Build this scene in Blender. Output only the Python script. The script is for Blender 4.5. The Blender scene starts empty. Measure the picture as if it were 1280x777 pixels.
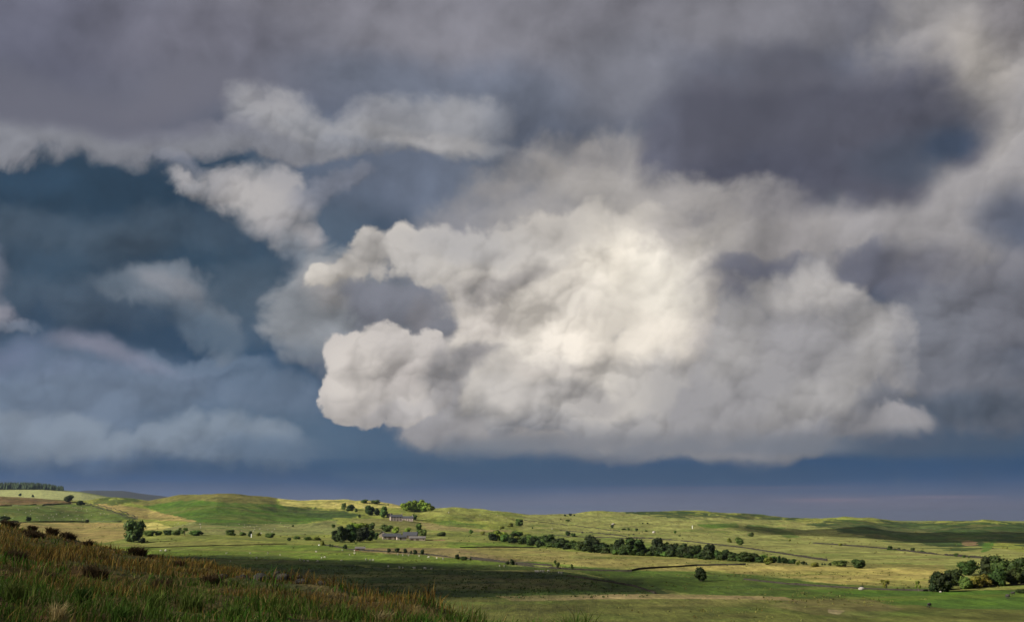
import bpy, bmesh, math, random
import numpy as np
from mathutils import Vector, Matrix, noise as mnoise

random.seed(7)
rng = np.random.default_rng(11)
SC = bpy.context.scene
COL = SC.collection

# ------------------------------------------------------------------ camera, exposure
F = 1372.0                       # focal length in photo pixels (1280 wide), about 50 degrees across
TH = math.atan(261.5 / F)        # the camera looks up a little: eye level lies low in the frame
CT, ST = math.cos(TH), math.sin(TH)
EXPOSURE = 1.0
cam = bpy.data.cameras.new('camera')
cam.sensor_width = 36.0
cam.lens = 36.0 * F / 1280.0
cam.clip_start = 0.3
cam.clip_end = 120000.0
cam_ob = bpy.data.objects.new('camera', cam)
COL.objects.link(cam_ob)
cam_ob.location = (0, 0, 0)
cam_ob.rotation_euler = (math.pi / 2 + TH, 0, 0)
SC.camera = cam_ob
SC.view_settings.view_transform = 'Standard'
SC.view_settings.look = 'None'
SC.view_settings.gamma = 1.0
SC.view_settings.use_curve_mapping = False
SC.view_settings.exposure = EXPOSURE
SC.cycles.use_adaptive_sampling = True
SC.cycles.adaptive_threshold = 0.012
SC.cycles.adaptive_min_samples = 20
SC.cycles.use_denoising = True
SC.cycles.max_bounces = 4
SC.cycles.diffuse_bounces = 2
SC.cycles.glossy_bounces = 1
SC.cycles.transmission_bounces = 2
SC.cycles.volume_bounces = 0

SUN_AZ = math.radians(-112.0)    # clockwise from the view direction: from the left and a little behind
SUN_EL = math.radians(26.0)
SUN_DIR = Vector((math.sin(SUN_AZ) * math.cos(SUN_EL), math.cos(SUN_AZ) * math.cos(SUN_EL), math.sin(SUN_EL)))
sun = bpy.data.lights.new('sun', 'SUN')
sun.energy = 5.0
sun.angle = math.radians(0.55)
sun.color = (1.0, 0.93, 0.80)
sun_ob = bpy.data.objects.new('sun', sun)
COL.objects.link(sun_ob)
sun_ob.rotation_euler = SUN_DIR.to_track_quat('Z', 'Y').to_euler()


def ray(px, py):
    xc, yc = (px - 640.0) / F, (388.5 - py) / F
    return xc, CT - yc * ST, ST + yc * CT


def azel(px, py):
    x, y, z = ray(px, py)
    return math.atan2(x, y), math.atan2(z, math.hypot(x, y))


def lin(c):
    c = c / 255.0
    return c / 12.92 if c <= 0.04045 else ((c + 0.055) / 1.055) ** 2.4


# ------------------------------------------------------------------ sky: Nishita behind layered storm clouds
class NT:
    """small helper to write node graphs as expressions"""

    def __init__(self, tree):
        self.t = tree

    def node(self, kind, **kw):
        n = self.t.nodes.new(kind)
        for k, v in kw.items():
            setattr(n, k, v)
        return n

    def put(self, sock, v):
        if isinstance(v, bpy.types.NodeSocket):
            self.t.links.new(v, sock)
        else:
            sock.default_value = v[:3] if sock.type == 'VECTOR' else v

    def m(self, op, a, b=0.0, c=None, clamp=False):
        n = self.node('ShaderNodeMath', operation=op, use_clamp=clamp)
        self.put(n.inputs[0], a)
        self.put(n.inputs[1], b)
        if c is not None:
            self.put(n.inputs[2], c)
        return n.outputs[0]

    def v(self, op, a, b=None, scale=None):
        n = self.node('ShaderNodeVectorMath', operation=op)
        self.put(n.inputs[0], a)
        if b is not None:
            self.put(n.inputs[1], b)
        if scale is not None:
            self.put(n.inputs['Scale'], scale)
        return n.outputs['Value'] if op in ('LENGTH', 'DOT_PRODUCT', 'DISTANCE') else n.outputs['Vector']

    def noise(self, vec, scale, detail=5.0, rough=0.55, lac=2.0, dist=0.0, color=False, typ='FBM'):
        n = self.node('ShaderNodeTexNoise')
        n.noise_type = typ
        self.put(n.inputs['Vector'], vec)
        n.inputs['Scale'].default_value = scale
        n.inputs['Detail'].default_value = detail
        n.inputs['Roughness'].default_value = rough
        n.inputs['Lacunarity'].default_value = lac
        n.inputs['Distortion'].default_value = dist
        return n.outputs['Color'] if color else n.outputs[0]

    def mr(self, val, a, b, c=0.0, d=1.0, smooth=True):
        n = self.node('ShaderNodeMapRange')
        n.interpolation_type = 'SMOOTHSTEP' if smooth else 'LINEAR'
        self.put(n.inputs[0], val)
        for i, q in enumerate((a, b, c, d)):
            self.put(n.inputs[i + 1], q)
        return n.outputs[0]

    def mix(self, fac, a, b, blend='MIX'):
        n = self.node('ShaderNodeMix', data_type='RGBA', blend_type=blend)
        self.put(n.inputs[0], fac)
        self.put(n.inputs[6], a)
        self.put(n.inputs[7], b)
        return n.outputs[2]


U = 13.72            # sky units: one unit is a hundred photo pixels near the middle of the frame


def skycol(rgb):
    k = 2.0 ** EXPOSURE
    return tuple(lin(c) / k for c in rgb) + (1.0,)


world = bpy.data.worlds.new('World')
SC.world = world
world.use_nodes = True
wt = world.node_tree
wt.nodes.clear()
N = NT(wt)
tc = N.node('ShaderNodeTexCoord')
D0 = tc.outputs['Generated']
# clear air: the real daylight sky
nish = N.node('ShaderNodeTexSky', sky_type='NISHITA', sun_disc=False)
nish.sun_elevation = SUN_EL
nish.sun_rotation = SUN_AZ
nish.altitude = 200.0
nish.dust_density = 1.5


def scaled(colour, k):
    n = N.node('ShaderNodeMix', data_type='RGBA', clamp_factor=False)
    N.put(n.inputs[0], k)
    n.inputs[6].default_value = (0, 0, 0, 1)
    N.put(n.inputs[7], colour)
    return n.outputs[2]


clear = scaled(nish.outputs[0], 0.07)


def polar(vec):
    s = N.node('ShaderNodeSeparateXYZ')
    N.put(s.inputs[0], vec)
    x, y, z = s.outputs
    az = N.m('MULTIPLY', N.m('ARCTAN2', x, y), U)
    h = N.m('SQRT', N.m('ADD', N.m('MULTIPLY', x, x), N.m('MULTIPLY', y, y)))
    el = N.m('MULTIPLY', N.m('ARCTAN2', z, h), U)
    return az, el


def warped(scale, amp, detail, rough, base=D0, off=0.0):
    p = N.v('ADD', base, (off, off * 1.7, -off)) if off else base
    n = N.noise(p, scale, detail, rough, color=True)
    return N.v('ADD', base, N.v('SCALE', N.v('SUBTRACT', n, (0.5, 0.5, 0.5)), scale=amp))


dS = warped(5.0, 0.10, 6.0, 0.52, off=3.1)                 # broad soft swirl, for stratus and murk
dP = warped(26.0, 0.040, 8.0, 0.60, base=warped(9.0, 0.06, 3.0, 0.5, off=7.7))   # puffy, for cumulus edges

# relief of the heaped clouds: how much each lump faces the sun side of the sky (left, up)
SUNWARD = (-0.009, -0.003, 0.012)


def relief(base, scale, detail, rough, step):
    o = tuple(s * step for s in SUNWARD)
    a = N.noise(base, scale, detail, rough)
    b = N.noise(N.v('ADD', base, o), scale, detail, rough)
    return N.m('SUBTRACT', a, b)


def billows(vec):
    """cauliflower heads: rounded domes at four sizes; returns their height and how far each faces the light"""
    az, el = polar(vec)
    c = N.node('ShaderNodeCombineXYZ')
    N.put(c.inputs[0], az)
    N.put(c.inputs[1], el)
    dome, lit = None, None
    for i, (scale, w) in enumerate(((0.70, .54), (1.55, .38), (3.4, .24), (8.0, .13))):
        off = (3.7 * i, 1.3 * i, 0.0)
        step = .16 / scale
        hs = []
        for o in (off, (off[0] + LIGHT2[0] * step, off[1] + LIGHT2[1] * step, 0.0)):
            n = N.node('ShaderNodeTexVoronoi', feature='SMOOTH_F1', voronoi_dimensions='2D')
            N.put(n.inputs['Vector'], N.v('ADD', c.outputs[0], o))
            n.inputs['Scale'].default_value = scale
            n.inputs['Smoothness'].default_value = (.40, .4, .45, .5)[i]
            d = n.outputs['Distance']
            hs.append(N.m('MULTIPLY', d, d))
        h = N.m('MULTIPLY_ADD', hs[0], -1.5 * w, w)
        f = N.m('MULTIPLY', N.m('SUBTRACT', hs[1], hs[0]), w)
        dome = h if dome is None else N.m('ADD', dome, h)
        lit = f if lit is None else N.m('ADD', lit, f)
    return dome, lit


LIGHT2 = (-0.50, 0.86)
dR = warped(11.0, 0.055, 5.0, 0.55, off=12.3)
DOME, REL_PUFF = billows(dR)
REL_BIG = relief(dS, 7.0, 5.0, 0.5, 2.2)
REL_MID = relief(dR, 17.0, 7.0, 0.56, 1.2)
FBM = N.noise(D0, 13.0, 9.0, 0.58)
FBMB = N.noise(N.v('ADD', D0, (5.0, 1.0, 2.0)), 6.0, 6.0, 0.5)
# one is added with a vanishing share of every field above, so that they are all worked out before the long chain
ONE = N.m('MULTIPLY_ADD', N.m('ADD', N.m('ADD', REL_BIG, REL_MID), N.m('ADD', N.m('ADD', DOME, REL_PUFF), N.m('ADD', FBM, FBMB))), 1e-8, 1.0)


def homogeneous(vec):
    az, el = polar(vec)
    c = N.node('ShaderNodeCombineXYZ')
    N.put(c.inputs[0], az)
    N.put(c.inputs[1], el)
    N.put(c.inputs[2], ONE)
    return c.outputs[0], el


P0, EL0 = homogeneous(D0)
PS, ELS = homogeneous(dS)
PP, ELP = homogeneous(dP)
COORD = {'flat': P0, 'soft': PS, 'puff': PP}
FIELD = {'big': REL_BIG, 'mid': REL_MID, 'puffs': REL_PUFF, 'dome': DOME, 'fbm': FBM, 'fbmb': FBMB, 'up': N.mr(EL0, 1.1, 2.6, .25, 1.0)}


def in_group(fn, colour):
    """run fn(colour) inside a node group of its own (small trees build much faster)"""
    global N, COORD, FIELD
    keep = N, COORD, FIELD
    g = bpy.data.node_groups.new('cloud_layer', 'ShaderNodeTree')
    g.interface.new_socket('sky', in_out='INPUT', socket_type='NodeSocketColor')
    for k in COORD:
        g.interface.new_socket(k, in_out='INPUT', socket_type='NodeSocketVector')
    for k in FIELD:
        g.interface.new_socket(k, in_out='INPUT', socket_type='NodeSocketFloat')
    g.interface.new_socket('sky', in_out='OUTPUT', socket_type='NodeSocketColor')
    N = NT(g)
    gi = N.node('NodeGroupInput')
    go_ = N.node('NodeGroupOutput')
    COORD = {k: gi.outputs[k] for k in COORD}
    FIELD = {k: gi.outputs[k] for k in FIELD}
    g.links.new(fn(gi.outputs['sky']), go_.inputs[0])
    N, COORD, FIELD = keep
    n = N.node('ShaderNodeGroup')
    n.node_tree = g
    N.put(n.inputs['sky'], colour)
    for k, s in list(COORD.items()) + list(FIELD.items()):
        N.put(n.inputs[k], s)
    return n.outputs[0]



def place(cx, cy, rx, ry, rot):
    """photo-scale ellipse -> centre and radii in the sky's own azimuth/elevation"""
    a0, e0 = azel(cx, cy)
    ax, ex = azel(cx + 1, cy)
    ay, ey = azel(cx, cy - 1)
    sx = (ax - a0) * U * rx
    sy = (ey - e0) * U * ry
    return (a0 * U, e0 * U, 0.0), (max(sx, 1e-3), max(sy, 1e-3), 1.0), math.radians(rot)


def length_of(coord, cx, cy, rx, ry, rot):
    (x0, y0, _), (sx, sy, _), r = place(cx, cy, rx, ry, rot)
    c, s_ = math.cos(r), math.sin(r)
    a = N.v('DOT_PRODUCT', COORD[coord], (c / sx, s_ / sx, -(c * x0 + s_ * y0) / sx))
    b = N.v('DOT_PRODUCT', COORD[coord], (-s_ / sy, c / sy, -(-s_ * x0 + c * y0) / sy))
    return N.m('SQRT', N.m('MULTIPLY_ADD', a, a, N.m('MULTIPLY', b, b)))


def dab(colour, d, coord='soft'):
    cx, cy, rx, ry, rot, rgb, op, inner = d[:8]
    l = length_of(coord, cx, cy, rx, ry, rot)
    f = N.mr(l, 1.0, inner, 0.0, op)
    return N.mix(f, colour, skycol(rgb))


def mask(blobs, coord, soft, amp, k=0.25, fb=None, e0=0.0, bump=.45):
    """rounded lobes joined into one cloud; returns its cover and how far each lobe faces the light"""
    step = .17
    acc = [None, None]
    for bl in blobs:
        (x0, y0, _), (sx, sy, _), r = place(*bl)
        c, s_ = math.cos(r), math.sin(r)
        a = N.v('DOT_PRODUCT', COORD[coord], (c / sx, s_ / sx, -(c * x0 + s_ * y0) / sx))
        b = N.v('DOT_PRODUCT', COORD[coord], (-s_ / sy, c / sy, -(-s_ * x0 + c * y0) / sy))
        a2 = N.m('ADD', a, (c * LIGHT2[0] + s_ * LIGHT2[1]) * step / sx)
        b2 = N.m('ADD', b, (-s_ * LIGHT2[0] + c * LIGHT2[1]) * step / sy)
        for i, (p, q) in enumerate(((a, b), (a2, b2))):
            f = N.m('MULTIPLY_ADD', N.m('MULTIPLY', p, -1.0), p, N.m('MULTIPLY_ADD', N.m('MULTIPLY', q, -1.0), q, 1.0))
            if acc[i] is None:
                acc[i] = f
            else:
                n = N.node('ShaderNodeMath', operation='SMOOTH_MAX')
                N.put(n.inputs[0], acc[i])
                N.put(n.inputs[1], f)
                n.inputs[2].default_value = k
                acc[i] = n.outputs[0]
    lit = N.m('MINIMUM', N.m('MAXIMUM', N.m('SUBTRACT', acc[0], acc[1]), -.8), .8)
    fb = FIELD[fb or 'fbm']
    cov = N.m('MULTIPLY_ADD', N.m('SUBTRACT', fb, 0.5), amp * 1.15, acc[0])
    cov = N.m('MULTIPLY_ADD', N.m('SUBTRACT', FIELD['dome'], 0.72), bump * 1.6, cov)
    soft *= 1.7
    e0 -= 0.4 * soft
    return N.mr(cov, e0, e0 + soft), lit


# 1. the rain-dark murk that fills the gaps, by elevation
ramp = N.node('ShaderNodeValToRGB')
rows = [(655, (122, 121, 138)), (636, (112, 115, 135)), (618, (88, 102, 130)), (602, (56, 85, 121)), (586, (44, 76, 109)),
        (555, (66, 92, 118)), (480, (66, 88, 114)), (430, (48, 70, 92)), (260, (48, 68, 88)), (190, (84, 94, 112)),
        (110, (108, 112, 126)), (20, (122, 121, 131)), (-300, (132, 131, 136)), (-900, (130, 130, 136))]
ELMIN, ELMAX = -0.2, 15.0


def rampos(row):
    return (azel(640, row)[1] * U - ELMIN) / (ELMAX - ELMIN)


el_r = N.m('DIVIDE', N.m('SUBTRACT', N.m('ADD', N.m('MULTIPLY', EL0, 0.8), N.m('MULTIPLY', ELS, 0.2)), ELMIN), ELMAX - ELMIN)
N.put(ramp.inputs[0], el_r)
els = ramp.color_ramp.elements
while len(els) < len(rows):
    els.new(0.5)
for e, (row, rgb) in zip(els, rows):
    e.position = rampos(row)
for e, (row, rgb) in zip(els, rows):
    e.color = skycol(rgb)
murk = ramp.outputs[0]
mottle = N.mr(FBMB, 0.3, 0.7, 0.80, 1.18, smooth=False)
high = N.mr(EL0, rampos(300) * (ELMAX - ELMIN) + ELMIN, rampos(100) * (ELMAX - ELMIN) + ELMIN, 0.0, 1.0)
murk = N.mix(high, murk, scaled(murk, mottle))
# a little true sky seen through the thinnest murk, and more of it away from the storm
cover = N.mr(FBMB, 0.62, 0.82, 1.0, 0.75)
sky = N.mix(cover, clear, murk)

# 2. soft dabs: (x, y, rx, ry, rotation, colour, opacity, inner edge of the falloff)
SOFT_DABS = [
    # upper stratus
    (60, 40, 330, 120, 0, (98, 99, 115), .8, .2), (260, 70, 210, 100, 0, (116, 115, 127), .7, .1),
    (620, 40, 330, 90, 0, (130, 129, 137), .85, .2), (560, 105, 230, 60, 4, (102, 110, 127), .7, .2),
    (700, 170, 170, 90, 0, (104, 111, 127), .8, .2), (580, 235, 190, 100, 0, (106, 114, 130), .85, .2),
    (960, 25, 240, 70, 0, (130, 129, 136), .8, .2), (790, 100, 130, 80, 0, (122, 123, 132), .8, .2),
    # left storm blue
    (110, 265, 300, 120, 0, (44, 66, 85), .95, .45), (70, 350, 120, 70, 0, (60, 82, 100), .6, .1), (30, 225, 90, 40, 0, (56, 82, 106), .5, .1), (150, 300, 120, 30, 10, (52, 70, 86), .5, .1), (300, 215, 110, 60, 0, (48, 72, 93), .7, .2),
    (420, 240, 100, 70, 0, (92, 105, 124), .6, .2),
    (60, 335, 200, 60, 5, (62, 80, 98), .45, .1), (260, 340, 150, 70, 10, (50, 73, 92), .7, .2),
    (200, 425, 330, 40, 3, (46, 68, 90), .9, .3), (330, 440, 130, 50, 0, (44, 72, 98), .8, .3),
    # low blue-grey rain cloud at the left
    (60, 500, 250, 80, 0, (100, 116, 137), .95, .35), (190, 490, 190, 55, 0, (98, 113, 134), .75, .2),
    (330, 530, 200, 65, 0, (84, 107, 130), .8, .2), (200, 552, 230, 30, 0, (94, 112, 134), .7, .3),
    (470, 565, 140, 30, 0, (70, 95, 120), .6, .2),
    (140, 452, 90, 16, -5, (140, 141, 158), .7, .1), (20, 460, 90, 26, 8, (112, 122, 148), .6, .1),
    # right hand murk
    (1210, 520, 170, 90, 0, (72, 87, 106), .9, .3), (1130, 560, 160, 40, 0, (66, 86, 108), .7, .2),
    (1180, 380, 170, 130, 0, (98, 100, 113), .9, .35), (960, 325, 150, 60, 0, (100, 102, 115), .95, .3),
    (1265, 285, 110, 70, 0, (94, 101, 117), .95, .3), (1130, 330, 120, 60, 0, (104, 105, 117), .9, .3),
    (640, 250, 140, 90, 0, (112, 119, 132), .9, .2), (490, 235, 150, 70, 0, (100, 109, 126), .85, .2), (420, 300, 90, 60, 0, (88, 102, 118), .7, .1),
    (560, 110, 260, 50, 0, (108, 114, 128), .7, .2), (330, 350, 90, 70, 0, (72, 90, 106), .6, .1),
]
# horizon band, level
LEVEL_DABS = [
    (430, 582, 360, 13, 0, (45, 79, 112), .7, .2), (1000, 585, 480, 20, 0, (42, 78, 116), .8, .2),
    (860, 622, 330, 10, 0, (104, 108, 130), .7, .1), (1130, 630, 280, 14, -1, (118, 116, 134), .8, .1), (900, 610, 260, 5, 0, (98, 104, 128), .6, .1),
    (1030, 625, 90, 4, 0, (134, 122, 138), .7, .1), (1180, 621, 110, 4, 0, (128, 120, 138), .6, .1), (700, 628, 120, 4, 0, (112, 112, 134), .6, .1), (690, 634, 160, 9, 0, (92, 106, 134), .6, .1),
    (120, 596, 320, 8, 0, (52, 86, 128), .5, .1), (420, 622, 300, 10, 0, (88, 102, 132), .5, .1),
    (200, 618, 230, 12, 0, (84, 104, 138), .6, .1), (1220, 655, 160, 12, 0, (112, 116, 134), .5, .1),
]


def dabs_all(colour, dabs, coord='soft'):
    for d in dabs:
        colour = dab(colour, d, coord)
    return colour


sky = in_group(lambda c: dabs_all(c, SOFT_DABS[:14]), sky)
sky = in_group(lambda c: dabs_all(c, SOFT_DABS[14:28]), sky)
sky = in_group(lambda c: dabs_all(c, SOFT_DABS[28:]), sky)
sky = in_group(lambda c: dabs_all(c, LEVEL_DABS, 'flat'), sky)


def tone(colour, rel, gain, lo=0.62, hi=1.3):
    k = N.m('ADD', N.m('MULTIPLY', rel, gain), 1.0)
    k = N.m('MINIMUM', N.m('MAXIMUM', k, lo), hi)
    return scaled(colour, k)


def overcast(c):
    rel = N.m('MULTIPLY_ADD', FIELD['big'], 1.5, N.m('MULTIPLY', FIELD['mid'], .55))
    rel = N.m('MULTIPLY_ADD', N.m('SUBTRACT', FIELD['fbm'], .5), .35, rel)
    return tone(c, N.m('MULTIPLY', rel, FIELD['up']), 1.0, .7, 1.35)


sky = in_group(overcast, sky)


def cloud(sky, *args, **kw):
    return in_group(lambda c: cloud_layer(c, *args, **kw), sky)


def cloud_layer(sky, blobs, base, dabs, coord='puff', soft=.25, amp=.5, op=1.0, gains=(3., 3., .8), lob=.25, k=.25, fb=None, dcoord='soft', e0=0.0, bump=.45):
    a, lobes = mask(blobs, coord, soft, amp, k, fb, e0, bump)
    c = skycol(base)
    for d in dabs:
        d = (d[0], d[1], d[2] * 1.22, d[3] * 1.22) + tuple(d[4:7]) + (max(d[7], .25),)
        c = dab(c, d, dcoord)
    rel = N.m('ADD', N.m('MULTIPLY', FIELD['big'], gains[0] * .30), N.m('MULTIPLY', FIELD['mid'], gains[1] * .18))
    rel = N.m('MULTIPLY_ADD', FIELD['puffs'], gains[2] * 2.9, rel)
    rel = N.m('MULTIPLY_ADD', N.m('SUBTRACT', FIELD['dome'], .79), gains[2] * .62, rel)
    rel = N.m('MULTIPLY', rel, N.mr(FIELD['fbmb'], .36, .62, .45, 1.25))
    c = tone(c, N.m('MULTIPLY_ADD', lobes, lob, rel), 1.0)
    return N.mix(N.m('MULTIPLY', a, op), sky, c)


# 3. clouds, far to near
# rain-cloud tops low at the left
sky = cloud(sky, [(60, 500, 130, 40, 0), (190, 480, 110, 36, 8), (330, 500, 90, 44, -6), (250, 455, 90, 18, -4)], (110, 124, 142),
            [(160, 456, 90, 14, -5, (140, 142, 160), .7, .1), (60, 470, 120, 20, 6, (118, 128, 154), .6, .1), (330, 530, 110, 40, 0, (88, 110, 132), .8, .1)], soft=.9, amp=.8, op=.55, gains=(3, 3, .7))
sky = cloud(sky, [(30, 556, 56, 34, 0), (92, 548, 44, 32, 0), (150, 562, 70, 28, 0), (215, 545, 38, 36, 0), (262, 560, 60, 34, 0), (330, 562, 70, 30, 0), (10, 545, 30, 34, 0)],
            (128, 139, 151), [(160, 586, 320, 20, 0, (74, 98, 128), .85, .2), (330, 560, 90, 30, 0, (92, 112, 134), .8, .1)], soft=.9, amp=.8, op=.72, gains=(2, 2, .7))
# grey fringe of the upper stratus
sky = cloud(sky, [(60, 168, 150, 36, -3), (200, 178, 150, 26, 3), (330, 180, 120, 24, 0), (20, 190, 40, 22, 0), (-120, 170, 120, 40, 0)],
            (134, 135, 142), [(160, 140, 320, 32, 0, (112, 113, 125), .8, .2)], soft=.7, amp=.7, op=.9, gains=(2, 2.5, .3))
for d in [(60, 118, 330, 52, -2, (105, 106, 119), .95, .3), (250, 125, 160, 40, 4, (112, 112, 124), .8, .2)]:
    sky = dab(sky, d)
# cumulus bank, upper middle
sky = cloud(sky, [(345, 145, 55, 34, 0), (410, 165, 70, 32, 0), (480, 160, 70, 36, 0), (560, 155, 70, 34, 0), (600, 150, 45, 28, 0), (520, 185, 110, 18, 0)],
            (150, 150, 153), [(540, 178, 100, 18, 0, (164, 161, 159), .8, .2), (350, 140, 50, 24, 0, (156, 154, 155), .7, .2), (440, 145, 60, 20, 0, (138, 139, 146), .6, .2), (410, 195, 120, 14, 0, (120, 124, 134), .6, .2), (640, 150, 60, 60, 0, (120, 124, 134), .8, .2)],
            soft=1.1, amp=1.1, op=.8, gains=(3, 4, .7))
# small bright cumulus
sky = cloud(sky, [(335, 255, 50, 40, -15), (290, 250, 44, 24, -25), (245, 240, 34, 14, -20), (365, 300, 40, 30, -40), (350, 225, 24, 18, 0)],
            (152, 150, 152), [(330, 250, 50, 34, 0, (170, 166, 164), .8, .1), (375, 320, 40, 28, -40, (120, 128, 138), .8, .1), (240, 240, 40, 20, 0, (140, 141, 146), .7, .1)],
            soft=1.0, amp=1.1, op=.92, gains=(3, 4, .8))
sky = cloud(sky, [(225, 208, 34, 12, -20), (430, 230, 32, 14, 15), (395, 240, 40, 16, 20), (205, 200, 24, 10, 0)], (126, 128, 138), [], soft=1.0, amp=.9, op=.55, gains=(2, 3, .5))
# faint one below it
sky = cloud(sky, [(215, 362, 60, 22, -4), (250, 388, 50, 26, -25), (180, 362, 60, 20, 0), (285, 420, 24, 30, 0)],
            (118, 125, 134), [(220, 352, 60, 16, 0, (138, 140, 146), .9, .1), (260, 410, 70, 40, -20, (78, 94, 110), .9, .2), (130, 360, 50, 40, 0, (86, 98, 110), .8, .2)],
            soft=1.1, amp=1.0, op=.78, gains=(3, 3, .5))
sky = cloud(sky, [(170, 300, 130, 34, 6), (50, 295, 90, 30, 0), (80, 380, 120, 26, 4), (310, 385, 60, 50, 0)], (84, 97, 110), [], soft=1.5, amp=1.2, op=.45, gains=(4, 4, .4))
# left edge
sky = cloud(sky, [(-10, 350, 36, 36, 0), (-5, 395, 34, 26, -20), (10, 410, 40, 8, -6)], (106, 115, 130),
            [(10, 410, 50, 14, -6, (150, 148, 158), .8, .1)], soft=.8, amp=.6, op=.9, gains=(2, 2, .4))
# grey mass at the right
sky = cloud(sky, [(1230, 395, 85, 65, 0), (1215, 440, 70, 60, 0), (1290, 380, 80, 80, 0), (1270, 460, 80, 50, 0)],
            (112, 113, 121), [(1225, 350, 80, 30, 0, (124, 123, 129), .8, .1), (1240, 480, 110, 36, 0, (92, 98, 111), .9, .2)], soft=.6, amp=.5, op=.95, gains=(2.5, 2.5, .5))
# warm light clouds from the upper right round behind the dark mass
sky = cloud(sky, [(1200, 60, 110, 90, 0), (1265, 130, 80, 110, 0), (1220, 235, 120, 60, 20), (1100, 275, 130, 50, 5), (1010, 295, 110, 44, 0), (1300, 30, 110, 110, 0), (1060, 320, 70, 40, 0), (1150, 300, 110, 46, 0), (930, 290, 80, 40, 0)],
            (146, 143, 144), [(1215, 70, 70, 60, -30, (172, 166, 160), .9, .1), (1255, 160, 40, 60, 0, (160, 156, 154), .8, .1), (1270, 15, 60, 60, 0, (128, 124, 128), .7, .1), (1130, 280, 120, 36, 0, (150, 147, 148), .8, .1), (1270, 290, 70, 60, 0, (96, 102, 118), .9, .2), (1120, 340, 80, 40, 0, (116, 116, 126), .8, .2), (960, 290, 90, 30, 0, (168, 163, 158), .7, .1)],
            soft=.8, amp=.6, gains=(3, 2.5, .4))
# upper haze of the main cloud
sky = cloud(sky, [(745, 225, 110, 50, 0), (700, 215, 50, 20, -20), (735, 195, 22, 18, 0), (800, 260, 130, 60, 0), (680, 270, 100, 60, 0), (860, 300, 140, 60, 0), (640, 300, 120, 50, 0)],
            (146, 143, 143), [(800, 280, 130, 50, 0, (188, 182, 174), .9, .1), (700, 240, 60, 30, 0, (138, 137, 141), .6, .1), (600, 280, 90, 50, 0, (132, 133, 140), .8, .2)],
            soft=.9, amp=.7, gains=(2.5, 3, .28), lob=.18)
# dark slate mass
sky = cloud(sky, [(915, 165, 100, 76, 0), (1000, 140, 120, 76, 0), (1110, 150, 110, 84, 10), (1190, 160, 60, 48, 0), (895, 215, 80, 56, 0), (980, 225, 120, 50, 0), (850, 190, 50, 50, 0), (1080, 205, 110, 50, 0)],
            (85, 86, 98), [(1000, 92, 240, 28, 0, (106, 106, 117), .6, .1), (950, 225, 150, 44, 0, (78, 80, 94), .9, .1), (1150, 185, 100, 40, 8, (70, 79, 94), .7, .1), (1190, 168, 52, 26, 10, (60, 73, 93), .8, .1), (830, 170, 40, 70, 0, (100, 102, 116), .7, .2)],
            coord='soft', soft=.85, amp=1.3, gains=(3, 3, .2), lob=.04, bump=.4, e0=.0)
# grey-white lower shelf and left shoulder of the main cloud
sky = cloud(sky, [(480, 385, 90, 50, 0), (430, 420, 60, 46, 0), (540, 400, 60, 60, 0), (500, 440, 70, 50, 0)], (120, 123, 131), [(430, 440, 60, 40, 0, (104, 114, 126), .7, .1)], soft=1.0, amp=.7, op=.97, gains=(2, 2, .5))
sky = cloud(sky, [(1180, 480, 100, 54, 0), (1150, 430, 80, 60, 0), (1240, 500, 90, 40, 0)], (110, 112, 120), [(1200, 520, 140, 26, 0, (86, 96, 110), .9, .1)], soft=1.1, amp=.7, op=.95, gains=(3, 3, .5))
sky = cloud(sky, [(385, 395, 50, 54, 0), (420, 350, 50, 34, 0), (400, 420, 44, 30, 0)],
            (132, 136, 141), [(420, 350, 50, 30, 0, (158, 155, 154), .9, .1), (370, 430, 50, 34, 0, (104, 114, 126), .8, .2)], soft=.6, amp=.5, op=.95, gains=(2.5, 3, .6))
sky = cloud(sky, [(640, 535, 140, 40, 0), (760, 530, 160, 44, 0), (880, 525, 150, 46, 0), (980, 520, 110, 40, 0), (560, 540, 60, 26, 0), (1080, 525, 80, 24, 0)],
            (146, 144, 146), [(760, 505, 200, 40, 0, (164, 160, 157), .8, .1), (800, 562, 360, 14, 0, (112, 120, 132), .8, .1), (580, 550, 80, 24, 0, (112, 120, 132), .8, .1)], soft=.55, amp=.35, gains=(2, 1.5, .3))
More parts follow.
